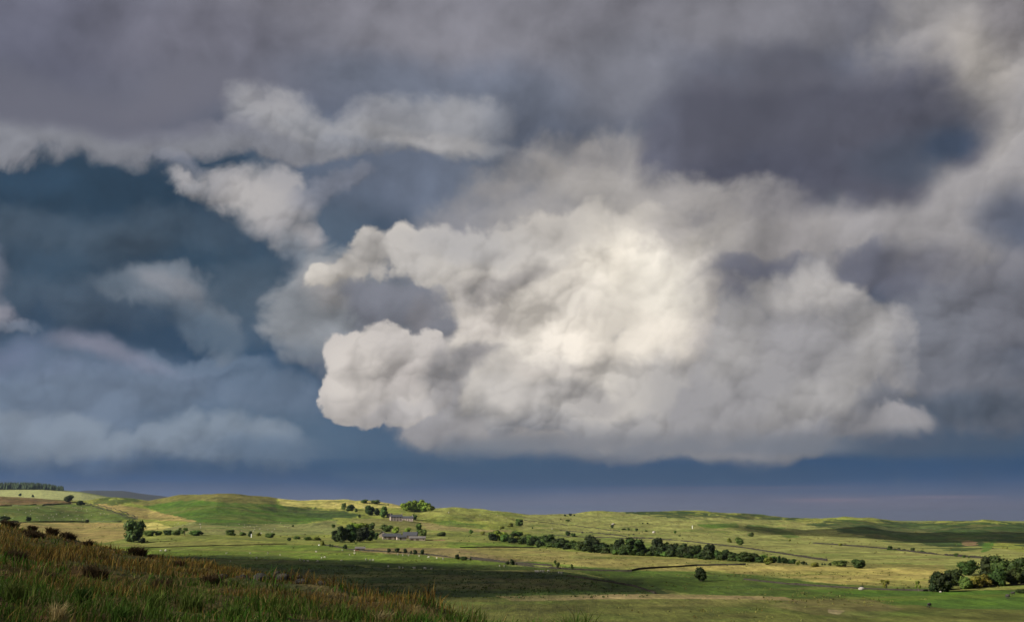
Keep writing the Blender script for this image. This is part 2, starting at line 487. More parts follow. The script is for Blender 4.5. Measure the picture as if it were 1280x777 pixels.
# the main heap: back arm, middle, right lump, left lump
HEAP = [(462, 322, 34, 34), (500, 312, 36, 32), (545, 322, 40, 36), (590, 330, 44, 38), (432, 348, 28, 22), (405, 352, 22, 18),
        (640, 330, 50, 44), (690, 310, 55, 46), (740, 300, 50, 44), (790, 310, 56, 50), (840, 330, 50, 50), (870, 365, 36, 44),
        (575, 390, 44, 40), (620, 385, 54, 46), (680, 380, 60, 50), (745, 375, 64, 54), (810, 385, 64, 58),
        (560, 430, 34, 44), (610, 440, 54, 48), (670, 440, 60, 50), (735, 445, 60, 48), (800, 450, 60, 48), (855, 430, 40, 44),
        (580, 495, 44, 44), (635, 498, 54, 44), (695, 505, 58, 40), (760, 505, 60, 42), (820, 500, 56, 44), (870, 485, 44, 46)]
sky = cloud(sky, [h + (0,) for h in HEAP],
            (190, 184, 176),
            [(490, 325, 100, 46, 0, (172, 168, 164), .9, .3), (590, 300, 90, 36, 0, (158, 156, 156), .8, .1), (700, 300, 90, 50, 0, (180, 175, 169), .8, .1), (800, 355, 130, 90, 0, (236, 227, 212), .95, .15),
             (690, 400, 140, 60, 0, (216, 208, 197), .9, .1), (840, 350, 66, 56, 0, (248, 240, 226), .95, .1), (620, 352, 90, 18, 14, (164, 159, 156), .8, .1), (790, 415, 130, 40, 0, (238, 228, 214), .9, .1),
             (600, 400, 60, 36, 0, (206, 198, 190), .8, .1), (590, 447, 50, 22, 10, (138, 135, 136), .9, .1), (710, 488, 70, 22, 0, (158, 154, 151), .9, .1), (690, 455, 60, 16, 0, (186, 179, 172), .6, .1), (560, 500, 24, 60, -8, (146, 144, 146), .9, .1),
             (640, 495, 70, 36, 0, (182, 177, 172), .8, .1), (760, 535, 260, 36, 0, (150, 148, 148), .95, .1), (850, 490, 90, 56, -20, (156, 153, 151), .95, .1), (620, 550, 100, 24, 0, (132, 134, 140), .9, .1)],
            soft=.40, amp=.6, gains=(2, 2.5, .9), dcoord='puff', bump=.6)
sky = cloud(sky, [(945, 312, 90, 50, 0), (905, 275, 90, 44, 0), (920, 365, 64, 50, 0), (885, 420, 50, 64, 0)], (150, 146, 146), [(935, 350, 60, 24, 0, (116, 115, 124), .8, .1), (900, 290, 60, 30, 0, (170, 165, 159), .7, .1)], soft=1.2, amp=.7, op=.8, gains=(3, 3, .3), lob=.2)
sky = cloud(sky, [(780, 262, 150, 28, 4), (690, 280, 70, 26, -8), (740, 240, 80, 30, 0)], (172, 167, 161), [], soft=1.3, amp=.8, op=.55, gains=(3, 3, .3), lob=.15)
sky = cloud(sky, [(965, 350, 70, 20, -6), (1075, 345, 60, 24, 20)], (96, 98, 111), [], soft=1.0, amp=.5, op=.85, gains=(2, 2, .3))
sky = in_group(lambda c: dabs_all(c, [(805, 375, 100, 74, 0, (246, 238, 224), .34, .0), (770, 420, 100, 46, 0, (238, 229, 215), .35, .05)], 'puff'), sky)
# shadow hollow between arm and left lump
sky = cloud(sky, [(490, 385, 50, 26, 8), (530, 400, 30, 34, 0), (455, 385, 40, 22, 0)], (116, 118, 127), [(540, 400, 24, 30, 0, (128, 126, 130), .7, .1)], soft=.7, amp=.4, op=.95, gains=(1.5, 1.5, .4))
# right lump
LUMP = [(965, 385, 44, 40), (1010, 375, 46, 36), (1055, 400, 46, 42), (1088, 418, 46, 42), (1112, 448, 42, 40), (1112, 475, 34, 30), (930, 420, 50, 44),
        (985, 430, 60, 50), (1040, 460, 60, 50), (900, 470, 54, 50), (960, 490, 66, 48), (1030, 503, 66, 38), (1066, 498, 42, 28), (880, 510, 54, 36)]
sky = cloud(sky, [h + (0,) for h in LUMP],
            (143, 141, 142),
            [(1010, 375, 80, 30, 10, (172, 168, 165), .9, .1), (1090, 430, 40, 50, 0, (166, 163, 161), .7, .1), (990, 420, 60, 40, 0, (146, 144, 146), .7, .1), (1030, 490, 80, 36, 20, (164, 161, 159), .8, .1), (900, 440, 60, 50, 0, (160, 157, 155), .8, .1), (1000, 545, 160, 24, 0, (132, 133, 139), .9, .1), (1110, 510, 60, 26, 0, (134, 135, 141), .8, .1), (1120, 505, 60, 24, 0, (116, 119, 128), .8, .1), (1160, 460, 40, 50, 0, (126, 127, 133), .8, .1)],
            soft=.55, amp=.7, gains=(2.5, 3, .65), lob=.22, dcoord='puff', bump=.6)
# left lump
sky = cloud(sky, [(450, 450, 32, 30, 0), (442, 485, 30, 30, 0), (480, 440, 36, 32, 0), (520, 450, 36, 38, 0), (480, 480, 46, 42, 0), (530, 495, 30, 34, 0), (465, 510, 30, 24, 0), (505, 515, 38, 24, 0)],
            (182, 176, 171),
            [(450, 465, 46, 46, 0, (196, 189, 182), .8, .1), (545, 480, 26, 60, 0, (152, 149, 149), .9, .1), (490, 525, 50, 18, 0, (170, 166, 165), .8, .1), (500, 470, 30, 30, 0, (186, 179, 174), .7, .1)],
            soft=.30, amp=.5, gains=(2, 2, 1.0), dcoord='puff', bump=.7)
# its flat grey base, fading into the rain below
BASE = [(800, 556, 330, 26, 0, (132, 134, 140), .8, .1), (620, 560, 130, 20, 5, (116, 124, 135), .6, .1), (1010, 556, 130, 20, 0, (118, 124, 134), .7, .2),
        (820, 592, 380, 26, 0, (54, 82, 112), .95, .2), (600, 580, 200, 24, 0, (58, 86, 114), .7, .1), (1130, 552, 100, 26, 0, (76, 90, 109), .75, .2)]
sky = in_group(lambda c: dabs_all(c, BASE, 'flat'), sky)
bg = N.node('ShaderNodeBackground')
N.put(bg.inputs[0], sky)
bg.inputs[1].default_value = 1.0
wo = N.node('ShaderNodeOutputWorld')
wt.links.new(bg.outputs[0], wo.inputs[0])
world.cycles.sampling_method = 'MANUAL'
world.cycles.sample_map_resolution = 512

# ------------------------------------------------------------------ helpers for things
def tag(o, label=None, cat=None, group=None, kind=None):
    if label:
        o['label'] = label
    if cat:
        o['category'] = cat
    if group:
        o['group'] = group
    if kind:
        o['kind'] = kind
    return o


def empty(name, loc, rz=0.0, s=1.0):
    o = bpy.data.objects.new(name, None)
    COL.objects.link(o)
    o.empty_display_size = 0.5
    o.location = loc
    o.rotation_euler = (0, 0, rz)
    o.scale = (s, s, s) if not isinstance(s, tuple) else s
    return o


def link(name, mesh, parent=None):
    o = bpy.data.objects.new(name, mesh)
    COL.objects.link(o)
    if parent is not None:
        o.parent = parent
    return o


def mesh_np(name, co, faces, mat=None, smooth=False, colour=None):
    """faces: (n,3) or (n,4) int array"""
    me = bpy.data.meshes.new(name)
    co = np.asarray(co, dtype=np.float32)
    faces = np.asarray(faces, dtype=np.int32)
    n, k = faces.shape
    me.vertices.add(len(co))
    me.vertices.foreach_set('co', co.ravel())
    me.loops.add(n * k)
    me.loops.foreach_set('vertex_index', faces.ravel())
    me.polygons.add(n)
    me.polygons.foreach_set('loop_start', np.arange(0, n * k, k, dtype=np.int32))
    me.polygons.foreach_set('loop_total', np.full(n, k, dtype=np.int32))
    me.polygons.foreach_set('use_smooth', np.full(n, smooth, dtype=bool))
    if colour is not None:
        a = me.attributes.new('tint', 'FLOAT_COLOR', 'POINT')
        c = np.ones((len(co), 4), dtype=np.float32)
        c[:, :3] = colour
        a.data.foreach_set('color', c.ravel())
    me.update(calc_edges=True)
    me.validate()
    if mat:
        me.materials.append(mat)
    return me


def material(name, colour, rough=0.9, var=0.25, scale=3.0, tint=False, objcol=False, spec=0.2, translucent=0.0, bump=0.0, bscale=20.0):
    m = bpy.data.materials.new(name)
    m.use_nodes = True
    n = NT(m.node_tree)
    b = m.node_tree.nodes['Principled BSDF']
    b.inputs['Roughness'].default_value = rough
    b.inputs['Specular IOR Level'].default_value = spec
    tcn = n.node('ShaderNodeTexCoord')
    if tint:
        at = n.node('ShaderNodeAttribute', attribute_name='tint')
        base = at.outputs['Color']
    else:
        rgb = n.node('ShaderNodeRGB')
        rgb.outputs[0].default_value = tuple(colour) + (1.0,)
        base = rgb.outputs[0]
    if objcol:
        oi = n.node('ShaderNodeObjectInfo')
        base = n.mix(1.0, base, oi.outputs['Color'], 'MULTIPLY')
    f = n.noise(tcn.outputs['Object'], scale, 4.0, 0.6)
    k = n.mr(f, 0.25, 0.75, 1 - var, 1 + var, smooth=False)
    mx = n.node('ShaderNodeMix', data_type='RGBA', clamp_factor=False)
    mx.inputs[6].default_value = (0, 0, 0, 1)
    n.put(mx.inputs[0], k)
    n.put(mx.inputs[7], base)
    base = mx.outputs[2]
    n.put(b.inputs['Base Color'], base)
    if bump:
        bn = n.node('ShaderNodeBump')
        bn.inputs['Strength'].default_value = bump
        n.put(bn.inputs['Height'], n.noise(tcn.outputs['Object'], bscale, 4.0, 0.6))
        n.put(b.inputs['Normal'], bn.outputs[0])
    if translucent:
        tr = n.node('ShaderNodeBsdfTranslucent')
        n.put(tr.inputs[0], base)
        ms = n.node('ShaderNodeMixShader')
        ms.inputs[0].default_value = translucent
        n.put(ms.inputs[1], b.outputs[0])
        n.put(ms.inputs[2], tr.outputs[0])
        out = m.node_tree.nodes['Material Output']
        m.node_tree.links.new(ms.outputs[0], out.inputs[0])
    return m


# smooth value noise for numpy arrays
_perm = rng.permutation(4096).astype(np.int64)
_val = rng.random(4096)


def vnoise(x, y, seed=0):
    xi, yi = np.floor(x).astype(np.int64), np.floor(y).astype(np.int64)
    fx, fy = x - xi, y - yi
    fx, fy = fx * fx * fx * (fx * (fx * 6 - 15) + 10), fy * fy * fy * (fy * (fy * 6 - 15) + 10)

    def h(i, j):
        return _val[_perm[(_perm[(i + seed * 131) & 4095] + j) & 4095]]
    a = h(xi, yi) * (1 - fx) + h(xi + 1, yi) * fx
    b = h(xi, yi + 1) * (1 - fx) + h(xi + 1, yi + 1) * fx
    return a * (1 - fy) + b * fy - 0.5


def fbm(x, y, oct_=4, seed=0, gain=0.5):
    t, a, f = 0.0, 1.0, 1.0
    for o in range(oct_):
        t = t + a * vnoise(x * f + 17.3 * o, y * f - 9.1 * o, seed + o)
        a *= gain
        f *= 2.03
    return t


def sm(x, a, b):
    t = np.clip((x - a) / (b - a), 0, 1)
    return t * t * (3 - 2 * t)


# ------------------------------------------------------------------ the ground: one sheet round the viewpoint, out to the far hills
def curve(pts):
    xs, ys = zip(*pts)
    xs, ys = np.array(xs, float), np.array(ys, float)

    def f(x):
        return np.interp(x, xs, ys)
    return f


SKYLINE = curve([(-250, 622), (-60, 619), (0, 618), (40, 620), (80, 624), (105, 625.5), (125, 622.5), (145, 620.5), (165, 621), (185, 623.5), (200, 622), (220, 619.5),
                 (245, 617.5), (270, 617), (300, 619), (325, 622.5), (345, 626), (372, 627.5), (400, 626.5), (430, 626), (460, 628), (490, 631), (525, 636.5),
                 (560, 637), (600, 637.5), (622, 638.5), (655, 642), (690, 643.5), (735, 642.5), (780, 640), (830, 639), (880, 640), (920, 642.5), (950, 645),
                 (1000, 647), (1030, 646), (1055, 645), (1080, 646), (1100, 649), (1135, 653), (1180, 653.5), (1230, 652), (1280, 654), (1550, 650)])
SKYDIST = curve([(-250, 2000), (120, 2050), (270, 1850), (420, 1900), (560, 1750), (660, 2000), (800, 2300), (960, 2500), (1150, 2700), (1550, 2600)])
EDGE = curve([(-250, 630), (0, 656), (60, 667), (130, 683), (190, 694), (260, 706), (330, 719), (430, 742), (530, 757), (620, 777), (760, 812), (900, 850), (1280, 940), (1550, 960)])
EDGED = curve([(-250, 100), (0, 88), (60, 80), (130, 70), (190, 62), (260, 53), (330, 45), (430, 35), (530, 28), (620, 22), (760, 17), (900, 14), (1280, 10), (1550, 10)])
FARHILL = curve([(-250, 611), (-60, 610), (0, 611), (50, 611), (78, 613), (100, 615), (120, 618.5), (140, 622), (160, 626), (200, 636), (300, 648), (1550, 652)])
BLUEHILL = curve([(-250, 630), (60, 616), (90, 613.5), (108, 612.5), (128, 613), (150, 613.5), (170, 616), (190, 618.5), (215, 621.5), (260, 627), (330, 640), (420, 652), (1550, 655)])


def tan_el(px, row):
    px = np.asarray(px, float)
    row = np.asarray(row, float)
    xc, yc = (px - 640) / F, (388.5 - row) / F
    return (ST + yc * CT) / np.hypot(xc, CT - yc * ST)


def px_of_az(az):
    """photo column of an azimuth at eye level"""
    a = np.clip(az, -1.2, 1.2)
    return 640 + F * np.sin(a) / (CT * np.cos(a))


LOGS = np.concatenate([np.linspace(math.log(0.6), math.log(9), 34, endpoint=False), np.linspace(math.log(9), math.log(110), 190, endpoint=False),
                       np.linspace(math.log(110), math.log(210), 26, endpoint=False), np.linspace(math.log(210), math.log(2900), 430, endpoint=False),
                       np.linspace(math.log(2900), math.log(24000), 90, endpoint=False), np.linspace(math.log(24000), math.log(45000), 8)])
AZ = np.concatenate([np.linspace(-math.pi, -0.62, 60, endpoint=False), np.linspace(-0.62, -0.45, 40, endpoint=False), np.linspace(-0.45, 0.45, 820, endpoint=False),
                     np.linspace(0.45, 0.62, 40, endpoint=False), np.linspace(0.62, math.pi, 61)])
DD = np.exp(LOGS)


def profile(az):
    """ground height (eye level = 0) along one azimuth"""
    back = abs(az) > 0.62
    if back:      # behind and beside the view the hillside and the valley go on; the two sides are blended round the back
        t = (az - 0.62) / (2 * math.pi - 1.24) if az > 0 else (az + 2 * math.pi - 0.62) / (2 * math.pi - 1.24)
        t = t * t * (3 - 2 * t)
        return (1 - t) * profile_front(0.62) + t * profile_front(-0.62)
    return profile_front(az)


def pchip(x, y, xi):
    h = np.diff(x)
    d = np.diff(y) / h
    m = np.zeros_like(y)
    for i in range(1, len(x) - 1):
        if d[i - 1] * d[i] > 0:
            w1, w2 = 2 * h[i] + h[i - 1], h[i] + 2 * h[i - 1]
            m[i] = (w1 + w2) / (w1 / d[i - 1] + w2 / d[i])
    m[0], m[-1] = d[0], d[-1]
    k = np.clip(np.searchsorted(x, xi) - 1, 0, len(x) - 2)
    t = (xi - x[k]) / h[k]
    t2, t3 = t * t, t * t * t
    return (2 * t3 - 3 * t2 + 1) * y[k] + (t3 - 2 * t2 + t) * h[k] * m[k] + (-2 * t3 + 3 * t2) * y[k + 1] + (t3 - t2) * h[k] * m[k + 1]


def profile_front(az):
    px = float(px_of_az(az))
    px = min(max(px, -250), 1550)
    de, re = float(EDGED(px)), float(EDGE(px))
    ds, rs = float(SKYDIST(px)), float(SKYLINE(px))
    ze = de * float(tan_el(px, re))
    ks, zs = [0.3, de * 0.5, de], [-1.72, (-1.72 + ze) * 0.5 + 0.06, ze]
    # break of slope, then down to the valley
    ks += [de * 1.35]
    zs += [ze - 0.035 * de - 0.35]
    for d, r in [(225, 777), (300, 748), (420, 720), (540, 700)]:
        ks.append(d)
        zs.append(d * float(tan_el(px, r)))
    for s, g in [(0.12, .125), (0.25, .26), (0.4, .40), (0.55, .54), (0.7, .665), (0.85, .80), (0.95, .935), (1.0, 1.0)]:
        d = 540 * (ds / 540) ** s
        ks.append(d)
        zs.append(d * float(tan_el(px, 700 + (rs - 700) * g)))
    zs_ = zs[-1]
    fh, bh = float(FARHILL(px)), float(BLUEHILL(px))
    ks += [ds * 1.06, ds * 1.25, 3600, 4300, 4700, 6500, 9000, 13000, 15000, 24000, 46000]
    zs += [zs_ - 2.0, zs_ - 16 if zs_ > 30 else zs_ - 12, 3600 * float(tan_el(px, fh + 11)), 4300 * float(tan_el(px, fh)), 4300 * float(tan_el(px, fh)) - 30, -30.0, -30.0,
           13000 * float(tan_el(px, bh)), 13000 * float(tan_el(px, bh)) - 60, -20.0, -25.0]
    return pchip(np.log(np.array(ks)), np.array(zs), LOGS)


Z = np.array([profile(a) for a in AZ])                       # (naz, nd)
AG, DG = np.meshgrid(AZ, DD, indexing='ij')
XG, YG = np.sin(AG) * DG, np.cos(AG) * DG
# relief: tussocks near, swells and hummocks farther off
near = sm(DG, 2.0, 6.0) * (1 - sm(DG, 60, 140))
Z += near * (0.16 * fbm(XG * 0.9, YG * 0.9, 3, 3) + 0.35 * fbm(XG * 0.16, YG * 0.16, 2, 9) * sm(DG, 4, 14) * (1 - sm(DG, 45, 90)))
mid = sm(DG, 150, 300) * (1 - sm(DG, 3000, 4000))
Z += mid * (0.0009 * DG) * fbm(XG / 55, YG / 55, 3, 21) + mid * 0.0012 * DG * fbm(XG / 190, YG / 190, 2, 5)
rough_hill = sm(DG, 1000, 1500) * (1 - sm(DG, 2900, 3600))
Z += rough_hill * (2.4 * fbm(XG / 40, YG / 40, 3, 40) + 9.0 * fbm(XG / 130, YG / 170, 3, 47))
Z += sm(DG, 3200, 6000) * 12 * fbm(XG / 700, YG / 700, 3, 33) * (1 + 2 * sm(DG, 9000, 12000))


def ground_z(x, y):
    x, y = np.asarray(x, float), np.asarray(y, float)
    az, ld = np.arctan2(x, y), np.log(np.maximum(np.hypot(x, y), 0.7))
    i = np.clip(np.searchsorted(AZ, az) - 1, 0, len(AZ) - 2)
    j = np.clip(np.searchsorted(LOGS, ld) - 1, 0, len(LOGS) - 2)
    u = np.clip((az - AZ[i]) / (AZ[i + 1] - AZ[i]), 0, 1)
    w = np.clip((ld - LOGS[j]) / (LOGS[j + 1] - LOGS[j]), 0, 1)
    return (Z[i, j] * (1 - u) + Z[i + 1, j] * u) * (1 - w) + (Z[i, j + 1] * (1 - u) + Z[i + 1, j + 1] * u) * w


DSCAN = np.exp(np.linspace(math.log(195), math.log(5200), 2600))
DNEAR = np.exp(np.linspace(math.log(5), math.log(110), 900))


def ground_at(px, row, scan=None):
    """the point of ground that the photograph shows at this pixel (a skyline row slips onto the crest)"""
    scan = DSCAN if scan is None else scan
    x, y, z = ray(px, row)
    h = math.hypot(x, y)
    x, y, z = x / h, y / h, z / h
    g = ground_z(x * scan, y * scan)
    over = g >= z * scan
    if over.any():
        d = scan[int(np.argmax(over))]
    else:
        m = scan < 3000
        d = scan[m][int(np.argmax((g / scan)[m]))]
    return Vector((x * d, y * d, float(ground_z(x * d, y * d)))), d


def project(x, y, z):
    f_ = y * CT + z * ST
    up = -y * ST + z * CT
    f_ = np.where(f_ < 0.05, 0.05, f_)
    return 640 + F * x / f_, 388.5 - F * up / f_


# what grows where: each field has its own colour (grass, hay, rushes, bracken, heather); the lowest also hold painted shade
PX, PY = project(XG, YG, Z)
wx = PX + 5.0 * fbm(XG / 30, YG / 30, 3, 50)
wy = PY + 1.6 * fbm(XG / 26, YG / 26, 3, 60)


def inside(poly, x, y):
    r = np.zeros(x.shape, bool)
    n = len(poly)
    for i in range(n):
        (x1, y1), (x2, y2) = poly[i], poly[(i + 1) % n]
        c = (y1 > y) != (y2 > y)
        if y1 != y2:
            r ^= c & (x < (x2 - x1) * (y - y1) / (y2 - y1) + x1)
    return r


HAY, TAN, BROWN = (.34, .30, .09), (.22, .17, .06), (.125, .080, .035)
GREEN, LUSH, YGREEN, OLIVE = (.085, .12, .018), (.055, .105, .010), (.16, .175, .034), (.068, .072, .018)
DARK, HEATH, BRACKEN, PALE = (.045, .066, .013), (.030, .044, .011), (.030, .050, .013), (.22, .22, .07)
FIELDS = [
    ([(-300, 600), (1600, 600), (1600, 700), (-300, 700)], YGREEN),
    # left
    ([(-300, 600), (60, 620), (83, 624), (90, 629), (0, 632), (-300, 640)], BROWN),
    ([(-300, 633), (0, 632), (88, 629.5), (112, 631), (158, 648), (150, 652), (-300, 653)], (0.070, 0.096, 0.019)),
    ([(103, 627), (116, 630), (172, 648), (160, 649)], (0.044, 0.056, 0.015)),
    ([(116, 629), (150, 630), (197, 639), (250, 650), (240, 652), (172, 648)], TAN),
    ([(-300, 653), (150, 652.5), (165, 655), (160, 672), (150, 679), (110, 678), (60, 668), (-300, 668)], TAN),
    ([(172, 652), (198, 653), (222, 661), (180, 663)], HAY),
    ([(100, 620), (185, 620), (190, 628), (160, 629), (120, 628)], DARK),
    # the long hill
    ([(165, 628), (200, 620), (300, 615), (345, 622), (345, 634), (300, 632), (220, 630), (180, 632)], (.105, .10, .028)),
    ([(180, 632), (240, 624), (290, 628), (345, 630), (420, 648), (370, 655), (250, 652), (197, 639)], (.048, .092, .010)),
    ([(330, 634), (395, 633), (440, 638), (436, 648), (395, 650), (350, 641)], BRACKEN),
    ([(240, 652), (370, 655), (420, 650), (425, 668), (240, 668), (200, 662)], (0.141, 0.152, 0.052)),
    ([(240, 652), (300, 653), (340, 657), (300, 657), (250, 655)], (0.052, 0.074, 0.018)),
    ([(120, 679), (180, 670), (250, 669), (440, 672), (470, 682), (380, 679), (200, 684), (140, 684)], (0.133, 0.144, 0.033)),
    ([(140, 684), (380, 680), (470, 683), (640, 697), (720, 706), (440, 706), (240, 696), (180, 692)], (0.085, 0.118, 0.016)),
    # pale fields along the skyline
    ([(345, 620), (430, 622), (500, 626), (500, 634), (440, 636), (352, 632)], HAY),
    ([(520, 634), (620, 634), (690, 640), (700, 652), (640, 655), (560, 646), (520, 642)], (0.185, 0.200, 0.046)),
    ([(540, 652), (560, 650), (612, 657), (600, 660), (548, 656)], (0.078, 0.118, 0.018)),
    ([(520, 650), (545, 655), (605, 662), (640, 662), (640, 667), (520, 662)], (0.192, 0.159, 0.063)),
    ([(440, 648), (520, 648), (540, 665), (480, 668), (440, 660)], (0.141, 0.137, 0.041)),
    ([(470, 664), (640, 664), (640, 676), (470, 680)], (0.155, 0.167, 0.041)),
    ([(560, 677), (640, 676), (690, 683), (640, 687), (560, 684)], (0.092, 0.133, 0.018)),
    ([(450, 684), (560, 685), (660, 688), (720, 700), (640, 702), (540, 695), (450, 690)], (0.148, 0.115, 0.052)),
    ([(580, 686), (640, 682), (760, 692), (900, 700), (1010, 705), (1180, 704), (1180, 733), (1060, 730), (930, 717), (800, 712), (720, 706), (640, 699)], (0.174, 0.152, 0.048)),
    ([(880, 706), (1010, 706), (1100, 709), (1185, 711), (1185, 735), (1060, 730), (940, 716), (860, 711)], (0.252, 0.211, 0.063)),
    ([(700, 706), (800, 712), (930, 717), (1060, 731), (1180, 736), (1600, 730), (1600, 756), (1000, 756), (860, 742), (815, 733), (760, 722)], (0.045, 0.068, 0.010)),  # green strip, its colour darkened to carry the shade at the bottom
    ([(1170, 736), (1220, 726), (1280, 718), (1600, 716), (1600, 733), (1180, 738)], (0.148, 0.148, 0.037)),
    # right-hand slopes
    ([(655, 642), (780, 640), (960, 648), (1100, 662), (1280, 690), (1600, 690), (1600, 712), (1180, 706), (1000, 703), (820, 684), (650, 664)], (0.174, 0.178, 0.053)),
    ([(660, 666), (735, 668), (900, 688), (1000, 702), (820, 688), (660, 672)], (0.126, 0.155, 0.033)),
    ([(780, 636), (1010, 644), (1005, 651), (960, 649), (900, 645), (830, 645.5), (785, 643)], BRACKEN),
    ([(870, 655), (920, 653), (925, 658), (880, 660)], (0.067, 0.118, 0.016)),
    ([(935, 654), (980, 660), (1000, 671), (985, 672), (960, 663), (930, 660)], (0.074, 0.104, 0.022)),
    ([(1015, 652), (1040, 649), (1100, 651), (1600, 655), (1600, 690), (1285, 680), (1235, 676), (1215, 688), (1150, 680), (1090, 672), (1030, 660)], BRACKEN),
    ([(1200, 676), (1218, 675), (1222, 681), (1205, 682)], (0.178, 0.111, 0.063)),
    ([(1228, 680), (1245, 673), (1240, 686), (1226, 690)], (0.056, 0.111, 0.015)),
    ([(1095, 660), (1170, 656), (1180, 660), (1120, 668)], (0.048, 0.067, 0.022)),
    # valley floor
    ([(180, 692), (240, 696), (440, 706), (560, 715), (690, 716), (760, 722), (815, 735), (822, 746), (540, 748), (300, 770), (-300, 770), (-300, 690)], HEATH),
    ([(240, 693), (440, 698), (600, 703), (720, 708), (760, 718), (690, 714), (560, 713), (440, 704), (260, 699)], DARK),
    ([(540, 746), (822, 744), (1000, 754), (1600, 760), (1600, 900), (-300, 900), (300, 768)], OLIVE),  # olive grass with the near valley's shade put into its colour
    ([(620, 744), (820, 742), (980, 745), (1000, 750), (820, 748), (640, 750)], (0.155, 0.122, 0.056)),
    ([(1000, 736), (1600, 740), (1600, 764), (1180, 760), (1090, 748)], (0.045, 0.083, 0.007)),  # vivid green field, painted darker in place of shade
    ([(1000, 748), (1090, 749), (1130, 760), (1090, 772), (1020, 768), (960, 756)], (.090, .082, .028)),
    ([(1035, 761), (1055, 763), (1050, 768), (1036, 766)], (0.192, 0.148, 0.089)),
]
field = np.zeros(PX.shape + (3,), dtype=np.float32)
field[:] = (.15, .16, .045)
sel = (DG > 190) & (DG < 3050)
wild = ((DARK), (HEATH), (BRACKEN))
bx = PX + 34 * fbm(XG / 60, YG / 60, 4, 150, .62)
by = PY + 7.0 * fbm(XG / 45, YG / 45, 4, 160, .62)
for poly, c in FIELDS:
    if c in wild:                                      # bracken and heath creep raggedly over the hill
        field[inside(poly, bx, by) & sel] = c
    else:
        field[inside(poly, wx, wy) & sel] = c
# beyond the skyline
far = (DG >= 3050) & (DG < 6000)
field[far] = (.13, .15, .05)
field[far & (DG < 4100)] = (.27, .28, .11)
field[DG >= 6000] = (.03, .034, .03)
# mottled growth: rushes, bracken patches, thin grass
mot = fbm(XG / 34, YG / 34, 4, 71, .6)
mot2 = fbm(XG / 9, YG / 14, 3, 81, .6)
field *= (1 + 0.34 * mot * sel + 0.34 * mot2 * sel * (1 - sm(DG, 1500, 2600) * .5))[..., None]
dead = (np.clip(fbm(XG / 60 + 8, YG / 22, 4, 91, .55) * 2.6, 0, 1) * 0.42 * sel)[..., None]
field = field * (1 - dead) + dead * np.array((.15, .125, .045), dtype=np.float32)
lushp = (np.clip(fbm(XG / 45 + 3, YG / 30, 3, 97, .55) * 2.4 - .15, 0, 1) * 0.5 * sel)[..., None]
field = field * (1 - lushp) + lushp * np.array((.058, .095, .015), dtype=np.float32)
# the near hillside: soil and thatch under the long grass
nearm = (1 - sm(DG, 100, 190))[..., None]
thatch = np.stack([.095 + .05 * fbm(XG * .3, YG * .3, 3, 5), .075 + .03 * fbm(XG * .3, YG * .3, 3, 6), .026 + .01 * fbm(XG * .3, YG * .3, 3, 7)], -1)
field = field * (1 - nearm) + thatch * nearm
# the hill's brow, worn to pale grass along a sheep track
br = np.exp(-((np.log(DG) - np.log(EDGED(px_of_az(AG)) * 0.97)) / 0.05) ** 2) * (np.abs(AG) < .6) * sm(px_of_az(AG), 190, 250)
field = field * (1 - .75 * br[..., None]) + np.array((.27, .2, .075)) * .75 * br[..., None]
field = np.clip(field, 0.012, 0.5)

na, nd = Z.shape
idx = (np.arange(na - 1)[:, None] * nd + np.arange(nd - 1)[None, :])
quads = np.stack([idx, idx + 1, idx + nd + 1, idx + nd], -1).reshape(-1, 4)[:, ::-1]
co = np.stack([XG, YG, Z], -1).reshape(-1, 3)
# a fan closes the sheet under the viewpoint
gm = material('turf', (.1, .1, .1), rough=0.95, tint=True, var=0.0, spec=0.08)
nn = NT(gm.node_tree)
bs = gm.node_tree.nodes['Principled BSDF']
geo = nn.node('ShaderNodeNewGeometry')
pos = geo.outputs['Position']
at = nn.node('ShaderNodeAttribute', attribute_name='tint')
sepm = nn.node('ShaderNodeMapping')
nn.put(sepm.inputs[0], pos)
sepm.inputs['Scale'].default_value = (1.0, 0.22, 1.0)
n1 = nn.noise(sepm.outputs[0], 0.20, 6.0, 0.72)
n4 = nn.noise(sepm.outputs[0], 0.045, 4.0, 0.65)
n2 = nn.noise(sepm.outputs[0], 1.3, 4.0, 0.7)
k1 = nn.mr(n1, 0.30, 0.70, 0.50, 1.50, smooth=False)
k2 = nn.mr(n2, 0.28, 0.72, 0.62, 1.38, smooth=False)
mx = nn.node('ShaderNodeMix', data_type='RGBA', clamp_factor=False)
mx.inputs[6].default_value = (0, 0, 0, 1)
nn.put(mx.inputs[0], nn.m('MULTIPLY', nn.m('MULTIPLY', k1, k2), nn.mr(n4, .3, .7, 0.80, 1.20, smooth=False)))
nn.put(mx.inputs[7], at.outputs['Color'])
n3 = nn.noise(pos, 0.07, 3.0, 0.6)
hue = nn.mix(nn.mr(n3, 0.45, 0.75, 0.0, 0.5), mx.outputs[2], (0.78, 1.0, 0.62, 1), 'MULTIPLY')
nn.put(bs.inputs['Base Color'], hue)
bn = nn.node('ShaderNodeBump')
bn.inputs['Strength'].default_value = 0.6
bn.inputs['Distance'].default_value = 0.5
nn.put(bn.inputs['Height'], nn.m('ADD', nn.m('MULTIPLY', n1, 1.6), n2))
nn.put(bs.inputs['Normal'], bn.outputs[0])
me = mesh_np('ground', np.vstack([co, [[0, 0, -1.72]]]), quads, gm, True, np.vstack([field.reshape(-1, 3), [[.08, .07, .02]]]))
# the pastures, the near hillside and the far hills are one sheet
tag(link('ground', me), 'rolling pasture hills and valley floor', kind='structure')

